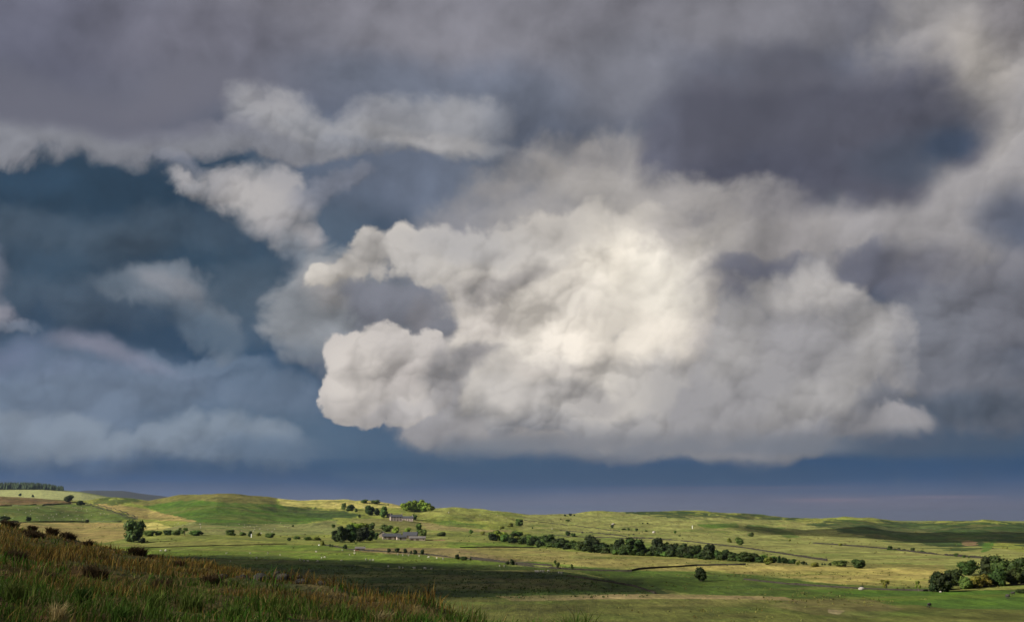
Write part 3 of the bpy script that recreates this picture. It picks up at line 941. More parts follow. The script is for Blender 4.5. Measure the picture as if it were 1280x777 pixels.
# ------------------------------------------------------------------ unseen clouds added up-sun, shaped for the shade they cast on the ground
def vapour(name, dense):
    m = bpy.data.materials.new(name)
    m.use_nodes = True
    cn = NT(m.node_tree)
    cb = m.node_tree.nodes['Principled BSDF']
    cb.inputs['Base Color'].default_value = (.72, .73, .76, 1)
    cb.inputs['Roughness'].default_value = 1.0
    cb.inputs['Specular IOR Level'].default_value = 0.0
    thin = cn.node('ShaderNodeBsdfTransparent')
    cmix = cn.node('ShaderNodeMixShader')
    cmix.inputs[0].default_value = dense         # some sun comes through both its faces
    cn.put(cmix.inputs[1], thin.outputs[0])
    cn.put(cmix.inputs[2], cb.outputs[0])
    cn.put(m.node_tree.nodes['Material Output'].inputs[0], cmix.outputs[0])
    return m


CLOUD_H = 900.0


def shade_cloud(label, cx, cy, rx, ry, rot=0.0, seed=1, thick=40.0, dense=.52):
    """an unseen cloud so shaped and placed that its shadow falls round ground point (cx, cy)"""
    off = (CLOUD_H - float(ground_z(cx, cy)) + thick * .4) / math.tan(SUN_EL)
    ox, oy = math.sin(SUN_AZ) * off, math.cos(SUN_AZ) * off
    nu, nv = 96, 40
    v = np.linspace(0, math.pi, nv + 1)
    u = np.linspace(0, 2 * math.pi, nu, endpoint=False)
    Ug, Vg = np.meshgrid(u, v, indexing='ij')
    x, y, z = np.sin(Vg) * np.cos(Ug), np.sin(Vg) * np.sin(Ug), np.cos(Vg)
    r = 1 + 0.34 * fbm(x * 2.2 + seed * 3, y * 2.2 + z * 1.7 + seed, 5, seed, .58)
    x, y, z = x * r * rx, y * r * ry, np.where(z > 0, z * r * thick, z * thick * .3)
    c, s = math.cos(rot), math.sin(rot)
    pts = np.stack([x * c - y * s, x * s + y * c, z], -1).reshape(-1, 3)
    i = np.arange(nu)[:, None] * (nv + 1) + np.arange(nv)[None, :]
    i2 = ((np.arange(nu) + 1) % nu)[:, None] * (nv + 1) + np.arange(nv)[None, :]
    q = np.stack([i, i + 1, i2 + 1, i2], -1).reshape(-1, 4)
    o = link('cloud', mesh_np('cloud', pts, q, vapour('shade_cloud_vapour', dense), True))  # out-of-view mesh, added only to hold back part of the sun
    o.location = (cx + ox, cy + oy, CLOUD_H)
    tag(o, label, 'cloud')
    return o
shade_cloud('broad thin unseen cloud added to shade the near hillside', -45, 10, 260, 150, 0.1, 3, dense=.46)
shade_cloud('long thick unseen cloud added to shade the dark heath of the valley floor', -90, 468, 205, 80, math.radians(-36), 5, dense=.62)
shade_cloud('thin unseen cloud added to shade the bracken scarp at the right', 590, 1460, 250, 360, -0.37, 8, dense=.52)
# thin air that turns the farthest hills blue
hm = bpy.data.materials.new('haze_air')
hm.use_nodes = True
hm.node_tree.nodes.clear()
hv = hm.node_tree.nodes.new('ShaderNodeVolumePrincipled')
hv.inputs['Color'].default_value = (.62, .74, 1.0, 1)
hv.inputs['Density'].default_value = 3.2e-5
hv.inputs['Anisotropy'].default_value = .7
ho = hm.node_tree.nodes.new('ShaderNodeOutputMaterial')
hm.node_tree.links.new(hv.outputs[0], ho.inputs['Volume'])
hb = float(Z.min()) - 30.0
ht = float(Z.max()) + 40.0
hx = 47000.0
hco = [(x, y, z) for x in (-hx, hx) for y in (-hx, hx) for z in (hb, ht)]
haze = link('haze', mesh_np('haze', hco, [(0, 1, 3, 2), (4, 6, 7, 5), (0, 4, 5, 1), (2, 3, 7, 6), (0, 2, 6, 4), (1, 5, 7, 3)], hm))
tag(haze, 'thin blue air over the far hills', kind='stuff')
print('haze', hb, ht)

# ------------------------------------------------------------------ trees and shrubs
leaf_mat = material('leaf', (.06, .1, .02), rough=.7, tint=True, objcol=True, var=.15, scale=9.0, translucent=.18, spec=.15)
bark_mat = material('bark', (.10, .08, .06), var=.3, scale=6)


def leaf_cloud(lobes, n, size, seed, core=.78, squash=1.0):
    """leaf clumps spread through lobes; returns verts, tris, tints. Lobes are (x, y, z, r)."""
    r = np.random.default_rng(seed)
    vs, fs, cs = [], [], []
    tot = sum(l[3] ** 2 for l in lobes)
    base = 0
    ico = bmesh.new()
    bmesh.ops.create_icosphere(ico, subdivisions=2, radius=1.0)
    iv = np.array([v.co[:] for v in ico.verts])
    ifc = np.array([[v.index for v in f.verts] for f in ico.faces])
    ico.free()
    for li, (lx, ly, lz, lr) in enumerate(lobes):
        shade = r.uniform(.75, 1.25)
        k = core * (1 + .30 * (fbm(iv[:, 0] * 2.1 + li * 5 + iv[:, 2], iv[:, 1] * 2.1 + seed + iv[:, 2] * 1.3, 3, seed % 50)))[:, None]
        v = iv * k * lr * np.array([1, 1, squash]) + np.array([lx, ly, lz])
        vs.append(v)
        fs.append(ifc + base)
        cs.append(np.tile(np.array([[.050, .080, .018]]) * shade, (len(v), 1)))
        base += len(v)
        m = max(8, int(n * lr * lr / tot))
        d = r.normal(size=(m, 3))
        d /= np.linalg.norm(d, axis=1)[:, None]
        rad = lr * r.uniform(.70, 1.12, (m, 1))
        c = d * rad * np.array([1, 1, squash]) + np.array([lx, ly, lz])
        nrm = d + r.normal(scale=.45, size=(m, 3))
        nrm /= np.linalg.norm(nrm, axis=1)[:, None]
        a = np.cross(nrm, r.normal(size=(m, 3)))
        a /= np.linalg.norm(a, axis=1)[:, None]
        b = np.cross(nrm, a)
        s = size * r.uniform(.55, 1.4, (m, 1))
        p = np.stack([c - a * s, c - b * s * .6, c + a * s, c + b * s * .6], 1).reshape(-1, 3)
        vs.append(p)
        i = np.arange(m)[:, None] * 4 + base
        fs.append(np.vstack([np.hstack([i, i + 1, i + 2]), np.hstack([i, i + 2, i + 3])]))
        tone_ = shade * r.uniform(.6, 1.5, (m, 1))
        hue = r.uniform(-.012, .02, (m, 1))
        cs.append(np.repeat(np.clip(np.array([[.058, .092, .020]]) * tone_ + hue * np.array([[1.2, .8, .1]]), .006, .4), 4, 0))
        base += 4 * m
    return np.vstack(vs), np.vstack(fs), np.vstack(cs)


def limb(a, b, r0, r1, n=6):
    a, b = np.array(a, float), np.array(b, float)
    d = b - a
    d /= np.linalg.norm(d)
    u = np.cross(d, [.3, .9, .1])
    u /= np.linalg.norm(u)
    w = np.cross(d, u)
    t = np.linspace(0, 2 * math.pi, n, endpoint=False)
    ring = np.cos(t)[:, None] * u + np.sin(t)[:, None] * w
    v = np.vstack([a + ring * r0, b + ring * r1])
    f = []
    for i in range(n):
        j = (i + 1) % n
        f += [[i, j, n + j], [i, n + j, n + i]]
    return v, np.array(f)


def join(parts):
    vs, fs, b = [], [], 0
    for v, f in parts:
        vs.append(v)
        fs.append(f + b)
        b += len(v)
    return np.vstack(vs), np.vstack(fs)


def crown_lobes(seed, kind):
    r = random.Random(seed)
    L = []
    if kind == 'round':
        for i in range(13):
            a, h = r.uniform(0, 6.28), r.uniform(.17, .84)
            q = .30 * math.sin(math.pi * (h - .12) / .9) ** .6 * r.uniform(.6, 1.1)
            L.append((q * math.cos(a), q * math.sin(a), h, r.uniform(.15, .22)))
        L.append((0, 0, .55, .30))
        L.append((.05, 0, .30, .27))
    elif kind == 'tall':
        for i in range(14):
            a, h = r.uniform(0, 6.28), r.uniform(.16, .9)
            q = .24 * math.sin(math.pi * (h - .1) / .95) ** .7 * r.uniform(.5, 1.25)
            L.append((q * math.cos(a), q * math.sin(a), h, r.uniform(.10, .19)))
        L.append((0, 0, .5, .2))
        L.append((0, 0, .7, .17))
    elif kind == 'bush':
        for i in range(11):
            a, h = r.uniform(0, 6.28), r.uniform(.18, .70)
            q = r.uniform(.1, .36) * (1.05 - h * .6)
            L.append((q * math.cos(a), q * math.sin(a), h, r.uniform(.17, .27)))
        L.append((0, 0, .36, .34))
    elif kind == 'thorn':
        lx = r.uniform(.04, .14)
        for i in range(9):
            a, h = r.uniform(0, 6.28), r.uniform(.36, .88)
            q = r.uniform(.05, .30)
            L.append((q * math.cos(a) + lx * h, q * math.sin(a), h, r.uniform(.10, .17)))
    return L


PROTO = {}


def proto(kind, i):
    key = (kind, i)
    if key in PROTO:
        return PROTO[key]
    seed = 100 + i * 17 + sum(map(ord, kind))
    r = random.Random(seed)
    if kind == 'conifer':
        g = np.random.default_rng(seed)
        vs, fs, cs, b = [], [], [], 0
        for k in range(420):
            h = .10 + .88 * (k / 420) + g.uniform(-.02, .02)
            rad = .27 * (1 - h) ** .8 * g.uniform(.5, 1.15) + .012
            a = g.uniform(0, 6.28)
            c = np.array([math.cos(a) * rad, math.sin(a) * rad, h])
            t = np.array([math.cos(a), math.sin(a), -.55])
            s = np.array([-math.sin(a), math.cos(a), g.uniform(-.3, .3)])
            w = g.uniform(.03, .06)
            p = np.stack([c - s * w, c + t * w * 1.8, c + s * w, c - t * w * 1.2 + np.array([0, 0, w * .6])])
            vs.append(p)
            fs.append(np.array([[0, 1, 2], [0, 2, 3]]) + b)
            cs.append(np.tile(np.array([[.030, .055, .018]]) * g.uniform(.6, 1.5), (4, 1)))
            b += 4
        v, f = limb((0, 0, .06), (0, 0, .97), .13, .01, 7)
        vs.append(v)
        fs.append(f + b)
        cs.append(np.tile([[.022, .04, .014]], (len(v), 1)))
        v, f, c = np.vstack(vs), np.vstack(fs), np.vstack(cs)
        tr = limb((0, 0, -.06), (0, 0, .5), .025, .012)
    else:
        L = crown_lobes(seed, kind)
        n, size, core = {'round': (1500, .050, .80), 'tall': (1500, .045, .78), 'bush': (1100, .055, .82), 'thorn': (620, .045, .55)}[kind]
        v, f, c = leaf_cloud(L, n, size, seed, core)
        v[:, 2] = np.maximum(v[:, 2], .02)
        parts = [limb((0, 0, -.06), (.01, .01, .45), .035, .022)]
        for l in L[:5]:
            parts.append(limb((.0, .0, r.uniform(.18, .34)), (l[0] * .8, l[1] * .8, l[2]), .018, .006, 5))
        tr = join(parts)
    # unit width and height
    w = max(np.ptp(v[:, 0]), np.ptp(v[:, 1])) * .96
    v = v / np.array([w, w, v[:, 2].max()])
    crown = mesh_np(kind + '_crown', v, f, leaf_mat, False, c)
    trunk = mesh_np(kind + '_trunk', tr[0] / np.array([w, w, 1.0]), tr[1], bark_mat, True)
    PROTO[key] = (crown, trunk)
    return PROTO[key]


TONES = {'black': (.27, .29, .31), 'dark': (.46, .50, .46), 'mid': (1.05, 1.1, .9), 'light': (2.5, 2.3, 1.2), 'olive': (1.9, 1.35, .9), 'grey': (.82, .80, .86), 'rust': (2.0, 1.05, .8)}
NAME = {'round': 'broadleaf_tree', 'tall': 'broadleaf_tree', 'thorn': 'thorn_tree', 'conifer': 'conifer_tree', 'bush': 'shrub'}
CATN = {'round': 'tree', 'tall': 'tree', 'thorn': 'tree', 'conifer': 'tree', 'bush': 'shrub'}
used = {}
PLANTS = []


def plant(px, row, w, h, kind, tn, label, group=None, back=0.0):
    p, d = ground_at(px, row)
    if back:
        k = (d + back) / d
        p = Vector((p.x * k, p.y * k, 0))
        p.z = float(ground_z(p.x, p.y))
        d += back
    dist = math.hypot(p.x, p.y)
    hw, hh = w * dist / F, h * dist / F
    i = used.get(kind, 0)
    used[kind] = i + 1
    crown, trunk = proto(kind, i % 4)
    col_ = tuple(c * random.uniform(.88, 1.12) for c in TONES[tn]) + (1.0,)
    rz = random.uniform(0, 6.28)
    p.z -= .03 * hh
    if kind == 'bush':
        o = link(NAME[kind], crown)
        o.location, o.rotation_euler, o.scale = p, (0, 0, rz), (hw, hw, hh)
        o.color = col_
    else:
        o = empty(NAME[kind], p, rz, (hw, hw, hh))
        t = link('trunk', trunk, o)
        c = link('crown', crown, o)
        c.color = col_
    tag(o, label, CATN[kind], group)
    PLANTS.append(o)
    return o


def z1(x, y):
    return x / 4.154, y / 4.154 + 590


def z2(x, y):
    return x / 4.154 + 240, y / 4.154 + 590


def z3(x, y):
    return x / 4.923 + 400, y / 4.923 + 610


def z4(x, y):
    return x / 4.654 + 580, y / 4.654 + 610


def z5(x, y):
    return x / 4.654 + 800, y / 4.654 + 610


def z6(x, y):
    return x / 4.654 + 1020, y / 4.654 + 610


def several(zf, k, rows_, group=None):
    for r_ in rows_:
        x, y, w, h, kind, tn, label = r_[:7]
        px, row = zf(x, y)
        plant(px, row, w / k, h / k, kind, tn, label, group if len(r_) < 8 else r_[7])


# left of the valley
several(z1, 4.154, [
    (352, 154, 50, 36, 'round', 'dark', 'larger of the two dark trees where the fields meet below the far plantation'),
    (415, 172, 44, 26, 'bush', 'dark', 'low dark bush just right of the tree where the left fields meet'),
    (170, 129, 14, 13, 'bush', 'dark', 'small dark bush on the brow of the brown field'),
    (104, 123, 17, 15, 'bush', 'dark', 'dark bush at the top edge of the brown field below the plantation'),
    (148, 257, 29, 28, 'round', 'dark', 'small dark round tree on the hedge under the sheep field'),
    (452, 262, 24, 17, 'bush', 'dark', 'dark bush at the right end of the hedge under the sheep field'),
    (22, 255, 54, 28, 'bush', 'dark', 'wide dark bush at the left end of the hedge under the sheep field'),
    (690, 362, 116, 114, 'bush', 'grey', 'largest round grey green tree standing alone in the tan field at left'),
    (738, 366, 42, 27, 'bush', 'black', 'low dark bush at the right foot of the big round grey green tree'),
])
several(z1, 4.154, [
    (772, 331, 62, 30, 'bush', 'mid', 'green bush of the hedge row nearest the big round tree'),
    (822, 328, 42, 25, 'bush', 'mid', 'second bush from the big round tree in the field hedge'),
    (872, 326, 52, 27, 'bush', 'dark', 'darker bush left of the gap in the field hedge'),
    (915, 327, 52, 29, 'bush', 'mid', 'middle bush of the field hedge right of the gap'),
    (958, 327, 46, 40, 'thorn', 'mid', 'tallest pointed thorn tree in the field hedge by the tan field'),
    (1010, 329, 64, 29, 'bush', 'mid', 'last wide bush at the right end of the field hedge'),
], 'bushes of the field hedge by the tan field')
several(z2, 4.154, [
    (25, 327, 62, 28, 'bush', 'dark', 'broad dark bush at the left end of the row below the long hill'),
    (200, 327, 56, 31, 'bush', 'mid', 'green bush left of the white post below the long hill'),
    (262, 327, 42, 19, 'bush', 'mid', 'low bush between the white post and the larger green bush'),
    (302, 334, 24, 30, 'bush', 'dark', 'dark bush right behind the white post'),
    (345, 331, 27, 20, 'bush', 'olive', 'small olive bush just right of the white post'),
    (405, 339, 60, 25, 'bush', 'mid', 'wide bush well right of the white post below the long hill'),
    (503, 355, 24, 18, 'bush', 'dark', 'small dark bush at the left end of the low scrub line'),
    (545, 347, 42, 17, 'bush', 'mid', 'low bush second in the scrub line left of the dark grove'),
    (600, 353, 52, 20, 'bush', 'mid', 'wider bush third in the scrub line left of the dark grove'),
    (648, 353, 52, 20, 'bush', 'olive', 'olive bush last in the scrub line left of the dark grove'),
], 'bushes in the row below the long hill')
several(z2, 4.154, [
    (676, 379, 20, 25, 'thorn', 'olive', 'thin olive thorn beside the large white boulder'),
    (717, 386, 12, 16, 'bush', 'dark', 'small dark bush below the dark grove, left of a pair'),
    (728, 386, 11, 12, 'bush', 'mid', 'small green bush below the dark grove, right of a pair'),
    (795, 398, 25, 26, 'bush', 'black', 'black round bush on the wall straight below the dark grove'),
    (850, 373, 12, 10, 'bush', 'mid', 'tiny bush on the grass below the lower barns'),
    (895, 391, 10, 10, 'bush', 'dark', 'tiny dark bush by the wall shed'),
    (735, 287, 22, 19, 'bush', 'mid', 'lone round bush above the dark grove at its left'),
    (524, 283, 13, 12, 'bush', 'mid', 'lone tiny bush in the middle of the long hill slope'),
])
# the dark grove left of the farm
several(z3, 4.923, [
    (215, 268, 104, 58, 'round', 'light', 'wide pale green tree behind the dark grove at its left'),
    (272, 262, 64, 52, 'round', 'light', 'pale green tree behind the middle of the dark grove'),
    (310, 258, 52, 50, 'round', 'mid', 'mid green tree behind the dark grove at its right'),
    (98, 328, 64, 72, 'round', 'black', 'dark tree at the left edge of the grove beside the farm'),
    (136, 333, 92, 104, 'round', 'dark', 'tall dark tree second from the left in the grove beside the farm'),
    (190, 332, 92, 112, 'round', 'dark', 'tallest dark tree in the middle of the grove beside the farm'),
    (246, 328, 100, 96, 'round', 'black', 'dark tree right of the tallest one in the grove beside the farm'),
    (300, 324, 84, 76, 'round', 'dark', 'lower dark tree toward the right end of the grove beside the farm'),
    (342, 314, 44, 42, 'bush', 'dark', 'dark bush closing the right end of the grove beside the farm'),
], 'trees of the dark grove beside the farm')
# round the two farmsteads
several(z3, 4.923, [
    (408, 268, 88, 48, 'round', 'mid', 'broad green tree just above the lower barns'),
    (465, 277, 48, 42, 'round', 'light', 'pale green tree touching the lower barn roofs from behind'),
    (536, 278, 42, 40, 'round', 'light', 'pale round tree behind the middle of the lower barns'),
    (612, 290, 50, 78, 'tall', 'mid', 'tall green tree rising behind the right lower barn'),
    (636, 300, 52, 50, 'round', 'mid', 'shorter green tree at the right foot of the tall one by the barns'),
    (750, 294, 68, 28, 'bush', 'dark', 'wide dark bush in the field right of the lower barns'),
    (580, 196, 40, 38, 'round', 'mid', 'round tree at the right end of the upper farmhouse'),
    (145, 132, 32, 44, 'round', 'mid', 'green tree left of a dark one on the slope below the skyline'),
    (182, 139, 62, 42, 'round', 'dark', 'dark spreading tree on the slope below the pale skyline field'),
    (221, 146, 22, 24, 'bush', 'mid', 'small bush right of the dark spreading tree on the slope'),
    (242, 181, 21, 23, 'bush', 'dark', 'small dark bush downhill of the dark spreading tree'),
    (306, 167, 64, 64, 'round', 'dark', 'dark tree at the left of the three by the upper farmhouse'),
    (350, 167, 44, 46, 'round', 'black', 'darkest tree in the middle of the three by the upper farmhouse'),
    (390, 180, 54, 72, 'round', 'mid', 'taller green tree nearest the upper farmhouse'),
    (268, 91, 52, 24, 'round', 'mid', 'rounded tree top on the skyline above the upper farmhouse'),
    (342, 96, 66, 26, 'round', 'mid', 'wider tree top on the skyline left of the bright clump'),
    (420, 104, 12, 8, 'bush', 'dark', 'tiny dark bush on the skyline between tree tops and bright clump'),
])
several(z3, 4.923, [
    (528, 137, 66, 54, 'round', 'light', 'left tree of the bright clump on the hill crest'),
    (566, 141, 70, 70, 'round', 'light', 'second tree from the left in the bright hill crest clump'),
    (604, 143, 80, 76, 'round', 'light', 'tallest middle tree of the bright hill crest clump'),
    (645, 144, 76, 60, 'round', 'light', 'fourth tree from the left in the bright hill crest clump'),
    (680, 141, 54, 40, 'round', 'light', 'low right tree of the bright clump on the hill crest'),
], 'trees of the bright clump on the crest')
several(z3, 4.923, [
    (930, 278, 27, 26, 'bush', 'mid', 'left round bush of a pair in the field right of the farm'),
    (1000, 286, 32, 24, 'bush', 'olive', 'right round bush of a pair in the field right of the farm'),
    (1118, 248, 32, 17, 'bush', 'olive', 'low brownish bush left of the round field tree'),
    (1172, 237, 42, 26, 'bush', 'olive', 'olive bush touching the round field tree from the left'),
    (1228, 233, 54, 48, 'round', 'mid', 'round green field tree above the left end of the long wood'),
])
# bushes along the dark wall below the farm
several(z3, 4.923, [
    (15, 351, 25, 32, 'bush', 'olive', 'olive bush left of the small pair below the dark grove'),
    (425, 394, 26, 26, 'bush', 'black', 'leftmost black bush of the row on the wall below the barns'),
    (475, 396, 33, 30, 'bush', 'black', 'second black bush from the left on the wall below the barns'),
    (525, 398, 30, 30, 'bush', 'black', 'third black bush from the left on the wall below the barns'),
    (560, 403, 16, 22, 'bush', 'black', 'smallest black bush between two larger ones on the wall below the barns'),
    (586, 406, 30, 30, 'bush', 'black', 'fifth black bush from the left on the wall below the barns'),
    (630, 409, 25, 37, 'bush', 'black', 'tall narrow black bush at the right end of the wall row'),
    (845, 436, 33, 32, 'bush', 'black', 'black bush left of a low dark hedge piece in the brown field'),
    (882, 441, 54, 25, 'bush', 'dark', 'low dark hedge piece beside a black bush in the brown field'),
    (927, 441, 13, 20, 'bush', 'dark', 'thin dark bush right of the low hedge piece'),
    (1155, 469, 26, 24, 'bush', 'black', 'smaller black bush of a close pair above the white sheep'),
    (1187, 471, 33, 38, 'round', 'black', 'larger black tree of a close pair above the white sheep'),
], 'dark bushes along the walls below the farm')
several(z4, 4.654, [
    (537, 470, 38, 54, 'thorn', 'dark', 'small tree with a bare stem above the dark heath'),
    (630, 481, 20, 42, 'thorn', 'dark', 'slim dark tree right of the bare stemmed one above the heath'),
    (605, 276, 32, 28, 'round', 'dark', 'left dark tree of a touching pair above the long wood'),
    (635, 281, 32, 22, 'bush', 'dark', 'right low dark bush of a touching pair above the long wood'),
    (398, 234, 11, 11, 'bush', 'dark', 'tiny lone dark bush in the bright field behind the long wood'),
    (220, 234, 26, 15, 'bush', 'olive', 'low olive bush far left in the bright upper field'),
    (588, 161, 16, 10, 'bush', 'black', 'left small black bush on the skyline dip'),
    (618, 159, 24, 14, 'round', 'black', 'middle larger black tree on the skyline dip'),
    (642, 159, 12, 8, 'bush', 'black', 'right small black bush on the skyline dip'),
    (563, 182, 10, 8, 'bush', 'dark', 'tiny bush just below the skyline dip at its left'),
    (604, 192, 32, 11, 'bush', 'mid', 'low spread bush just below the skyline dip'),
    (862, 231, 22, 21, 'bush', 'dark', 'dark bush below the large pale boulder on the right slope'),
    (930, 241, 32, 9, 'bush', 'dark', 'flat dark bush on the slope left of the stony track'),
    (957, 244, 17, 15, 'bush', 'mid', 'green bush second left of the stony track'),
    (1005, 249, 20, 18, 'bush', 'dark', 'round dark bush nearest the stony track'),
    (1040, 208, 12, 9, 'bush', 'dark', 'left of two small bushes high above the stony track'),
    (1068, 208, 15, 9, 'bush', 'dark', 'right of two small bushes high above the stony track'),
    (1060, 251, 22, 9, 'bush', 'dark', 'flat dark bush at the upper edge of the stony track'),
])
several(z5, 4.654, [
    (357, 540, 78, 80, 'round', 'black', 'black round tree standing alone in the valley right of the middle'),
    (205, 262, 18, 17, 'bush', 'mid', 'small round bush on the slope below the white post on the right hill'),
    (230, 279, 18, 8, 'bush', 'dark', 'flat bush on the slope just below a small round bush'),
    (583, 330, 54, 48, 'round', 'mid', 'round green tree alone on the pale right slope'),
    (520, 314, 28, 26, 'bush', 'olive', 'pale scrubby bush left of the round green tree on the right slope'),
    (645, 280, 38, 26, 'bush', 'grey', 'grey green bush uphill of the round green tree on the right slope'),
    (1165, 333, 24, 15, 'bush', 'olive', 'olive bush on the wall at the left of the right slope'),
    (870, 306, 14, 12, 'bush', 'olive', 'tiny olive bush below the bracken strip on the right slope'),
])
several(z6, 4.654, [
    (430, 358, 32, 24, 'bush', 'dark', 'first and roundest bush on the slanting wall of the right slope'),
    (458, 359, 15, 11, 'bush', 'dark', 'tiny second bush on the slanting wall of the right slope'),
    (482, 360, 20, 15, 'bush', 'dark', 'third bush on the slanting wall of the right slope'),
    (512, 364, 28, 13, 'bush', 'dark', 'flat fourth bush on the slanting wall of the right slope'),
    (563, 365, 30, 20, 'bush', 'dark', 'fifth bush, tall and round, on the slanting wall of the right slope'),
    (620, 376, 28, 17, 'bush', 'dark', 'sixth bush standing apart on the slanting wall of the right slope'),
    (815, 396, 28, 19, 'bush', 'dark', 'seventh bush, left of the last pair, on the slanting wall'),
    (862, 403, 24, 15, 'bush', 'dark', 'eighth bush, next to the last, on the slanting wall'),
    (890, 405, 16, 10, 'bush', 'dark', 'last tiny bush at the right end of the slanting wall row'),
], 'bushes along the slanting wall on the right slope')
several(z6, 4.654, [
    (413, 590, 48, 58, 'thorn', 'olive', 'sparse leaning thorn tree at the edge of the yellow field'),
    (596, 600, 32, 60, 'thorn', 'olive', 'narrow thorn tree between the yellow field and the right wood'),
    (268, 577, 20, 14, 'bush', 'black', 'black bush on top of the pale rock by the field wall'),
    (1192, 610, 64, 24, 'bush', 'black', 'low black gorse at the right edge of the green field'),
    (140, 454, 98, 37, 'bush', 'mid', 'wide green bush left of two past the tail of the long wood'),
    (248, 464, 88, 52, 'bush', 'dark', 'darker taller bush right of two past the tail of the long wood'),
])
# the long wood across the valley, section by section from the left
ORD = ['first', 'second', 'third', 'fourth', 'fifth', 'sixth', 'seventh', 'eighth', 'ninth', 'tenth', 'eleventh', 'twelfth']
LOOK = {'black': 'very dark', 'dark': 'dark', 'mid': 'green', 'light': 'pale green', 'olive': 'olive'}


def wood(zf, k, where, rows_):
    for i, (x, y, w, h, kind, tn) in enumerate(rows_):
        px, row = zf(x, y)
        what = {'bush': 'bush', 'conifer': 'conifer', 'tall': 'tall tree', 'round': 'broad tree', 'thorn': 'thin tree'}[kind]
        plant(px, row, w * 1.22 / k, h * random.uniform(.88, 1.1) / k, kind, tn, f'{LOOK[tn]} {what}, {ORD[i]} from left, {where}', 'trees of the long wood')


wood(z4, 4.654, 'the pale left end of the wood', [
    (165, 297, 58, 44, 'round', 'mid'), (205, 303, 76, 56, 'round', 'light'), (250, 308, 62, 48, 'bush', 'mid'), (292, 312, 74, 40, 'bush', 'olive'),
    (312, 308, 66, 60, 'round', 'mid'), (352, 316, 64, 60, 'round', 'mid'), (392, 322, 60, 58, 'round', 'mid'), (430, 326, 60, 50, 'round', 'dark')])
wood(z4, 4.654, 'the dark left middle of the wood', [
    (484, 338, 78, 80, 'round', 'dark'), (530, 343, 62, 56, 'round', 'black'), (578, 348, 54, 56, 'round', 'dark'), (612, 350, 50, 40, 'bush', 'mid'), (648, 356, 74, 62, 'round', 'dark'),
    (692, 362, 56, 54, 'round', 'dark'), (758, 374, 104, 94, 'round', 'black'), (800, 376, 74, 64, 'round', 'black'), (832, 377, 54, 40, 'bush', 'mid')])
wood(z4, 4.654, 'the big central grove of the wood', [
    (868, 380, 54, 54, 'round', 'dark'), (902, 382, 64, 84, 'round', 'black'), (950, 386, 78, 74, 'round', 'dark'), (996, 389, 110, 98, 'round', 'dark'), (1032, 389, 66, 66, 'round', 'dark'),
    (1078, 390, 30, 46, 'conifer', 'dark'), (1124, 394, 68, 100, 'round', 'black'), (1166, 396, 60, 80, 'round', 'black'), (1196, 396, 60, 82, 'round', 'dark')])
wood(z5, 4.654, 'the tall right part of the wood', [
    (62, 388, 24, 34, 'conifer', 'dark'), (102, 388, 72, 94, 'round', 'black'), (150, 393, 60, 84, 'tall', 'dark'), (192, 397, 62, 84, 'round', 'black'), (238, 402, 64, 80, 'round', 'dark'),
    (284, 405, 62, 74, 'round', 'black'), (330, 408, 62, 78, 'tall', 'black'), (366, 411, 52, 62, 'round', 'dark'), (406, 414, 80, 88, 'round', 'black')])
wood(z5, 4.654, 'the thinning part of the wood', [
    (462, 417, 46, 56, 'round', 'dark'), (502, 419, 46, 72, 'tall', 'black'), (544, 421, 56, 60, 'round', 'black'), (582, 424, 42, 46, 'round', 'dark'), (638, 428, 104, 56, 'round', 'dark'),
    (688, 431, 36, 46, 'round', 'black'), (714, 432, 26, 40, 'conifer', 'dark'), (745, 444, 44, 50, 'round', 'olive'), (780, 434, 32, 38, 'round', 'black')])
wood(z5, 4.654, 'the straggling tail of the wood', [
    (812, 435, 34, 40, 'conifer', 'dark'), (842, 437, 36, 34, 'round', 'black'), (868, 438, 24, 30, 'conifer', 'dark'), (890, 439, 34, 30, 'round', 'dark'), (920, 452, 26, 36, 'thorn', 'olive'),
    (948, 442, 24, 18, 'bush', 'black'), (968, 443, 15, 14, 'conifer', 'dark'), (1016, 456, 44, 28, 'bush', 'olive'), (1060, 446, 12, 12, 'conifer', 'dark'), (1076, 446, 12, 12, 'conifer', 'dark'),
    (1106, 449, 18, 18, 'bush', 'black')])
UNDER = []
for zf, span, where in [(z4, [(150, 300), (470, 344)], 'the pale left end of the wood'), (z4, [(470, 340), (850, 382)], 'the dark left middle of the wood'), (z4, [(860, 384), (1200, 398)], 'the big central grove of the wood'),
                        (z5, [(50, 388), (420, 416)], 'the tall right part of the wood'), (z5, [(450, 418), (780, 436)], 'the thinning part of the wood')]:
    (xa, ya), (xb, yb) = span
    n_ = int((xb - xa) / 48)
    for i in range(n_):
        t_ = (i + .5) / n_
        px, row = zf(xa + (xb - xa) * t_ + random.uniform(-8, 8), ya + (yb - ya) * t_)
        plant(px, row, random.uniform(11, 15), random.uniform(6.5, 9.5), 'bush', random.choice(['dark', 'dark', 'mid', 'black']), f'undergrowth bush, {ORD[i]} from left along {where}', 'undergrowth of the long wood')
        plant(px + 5, row - 1.0, random.uniform(10, 16), random.uniform(8, 13.5) * (1.0 if where[-4:] == 'wood' and 'thinning' not in where else .8), random.choice(['round', 'tall', 'round']), random.choice(['dark', 'black', 'mid']), f'rear tree, {ORD[i]} from left behind {where}', 'rear trees of the long wood', back=9)
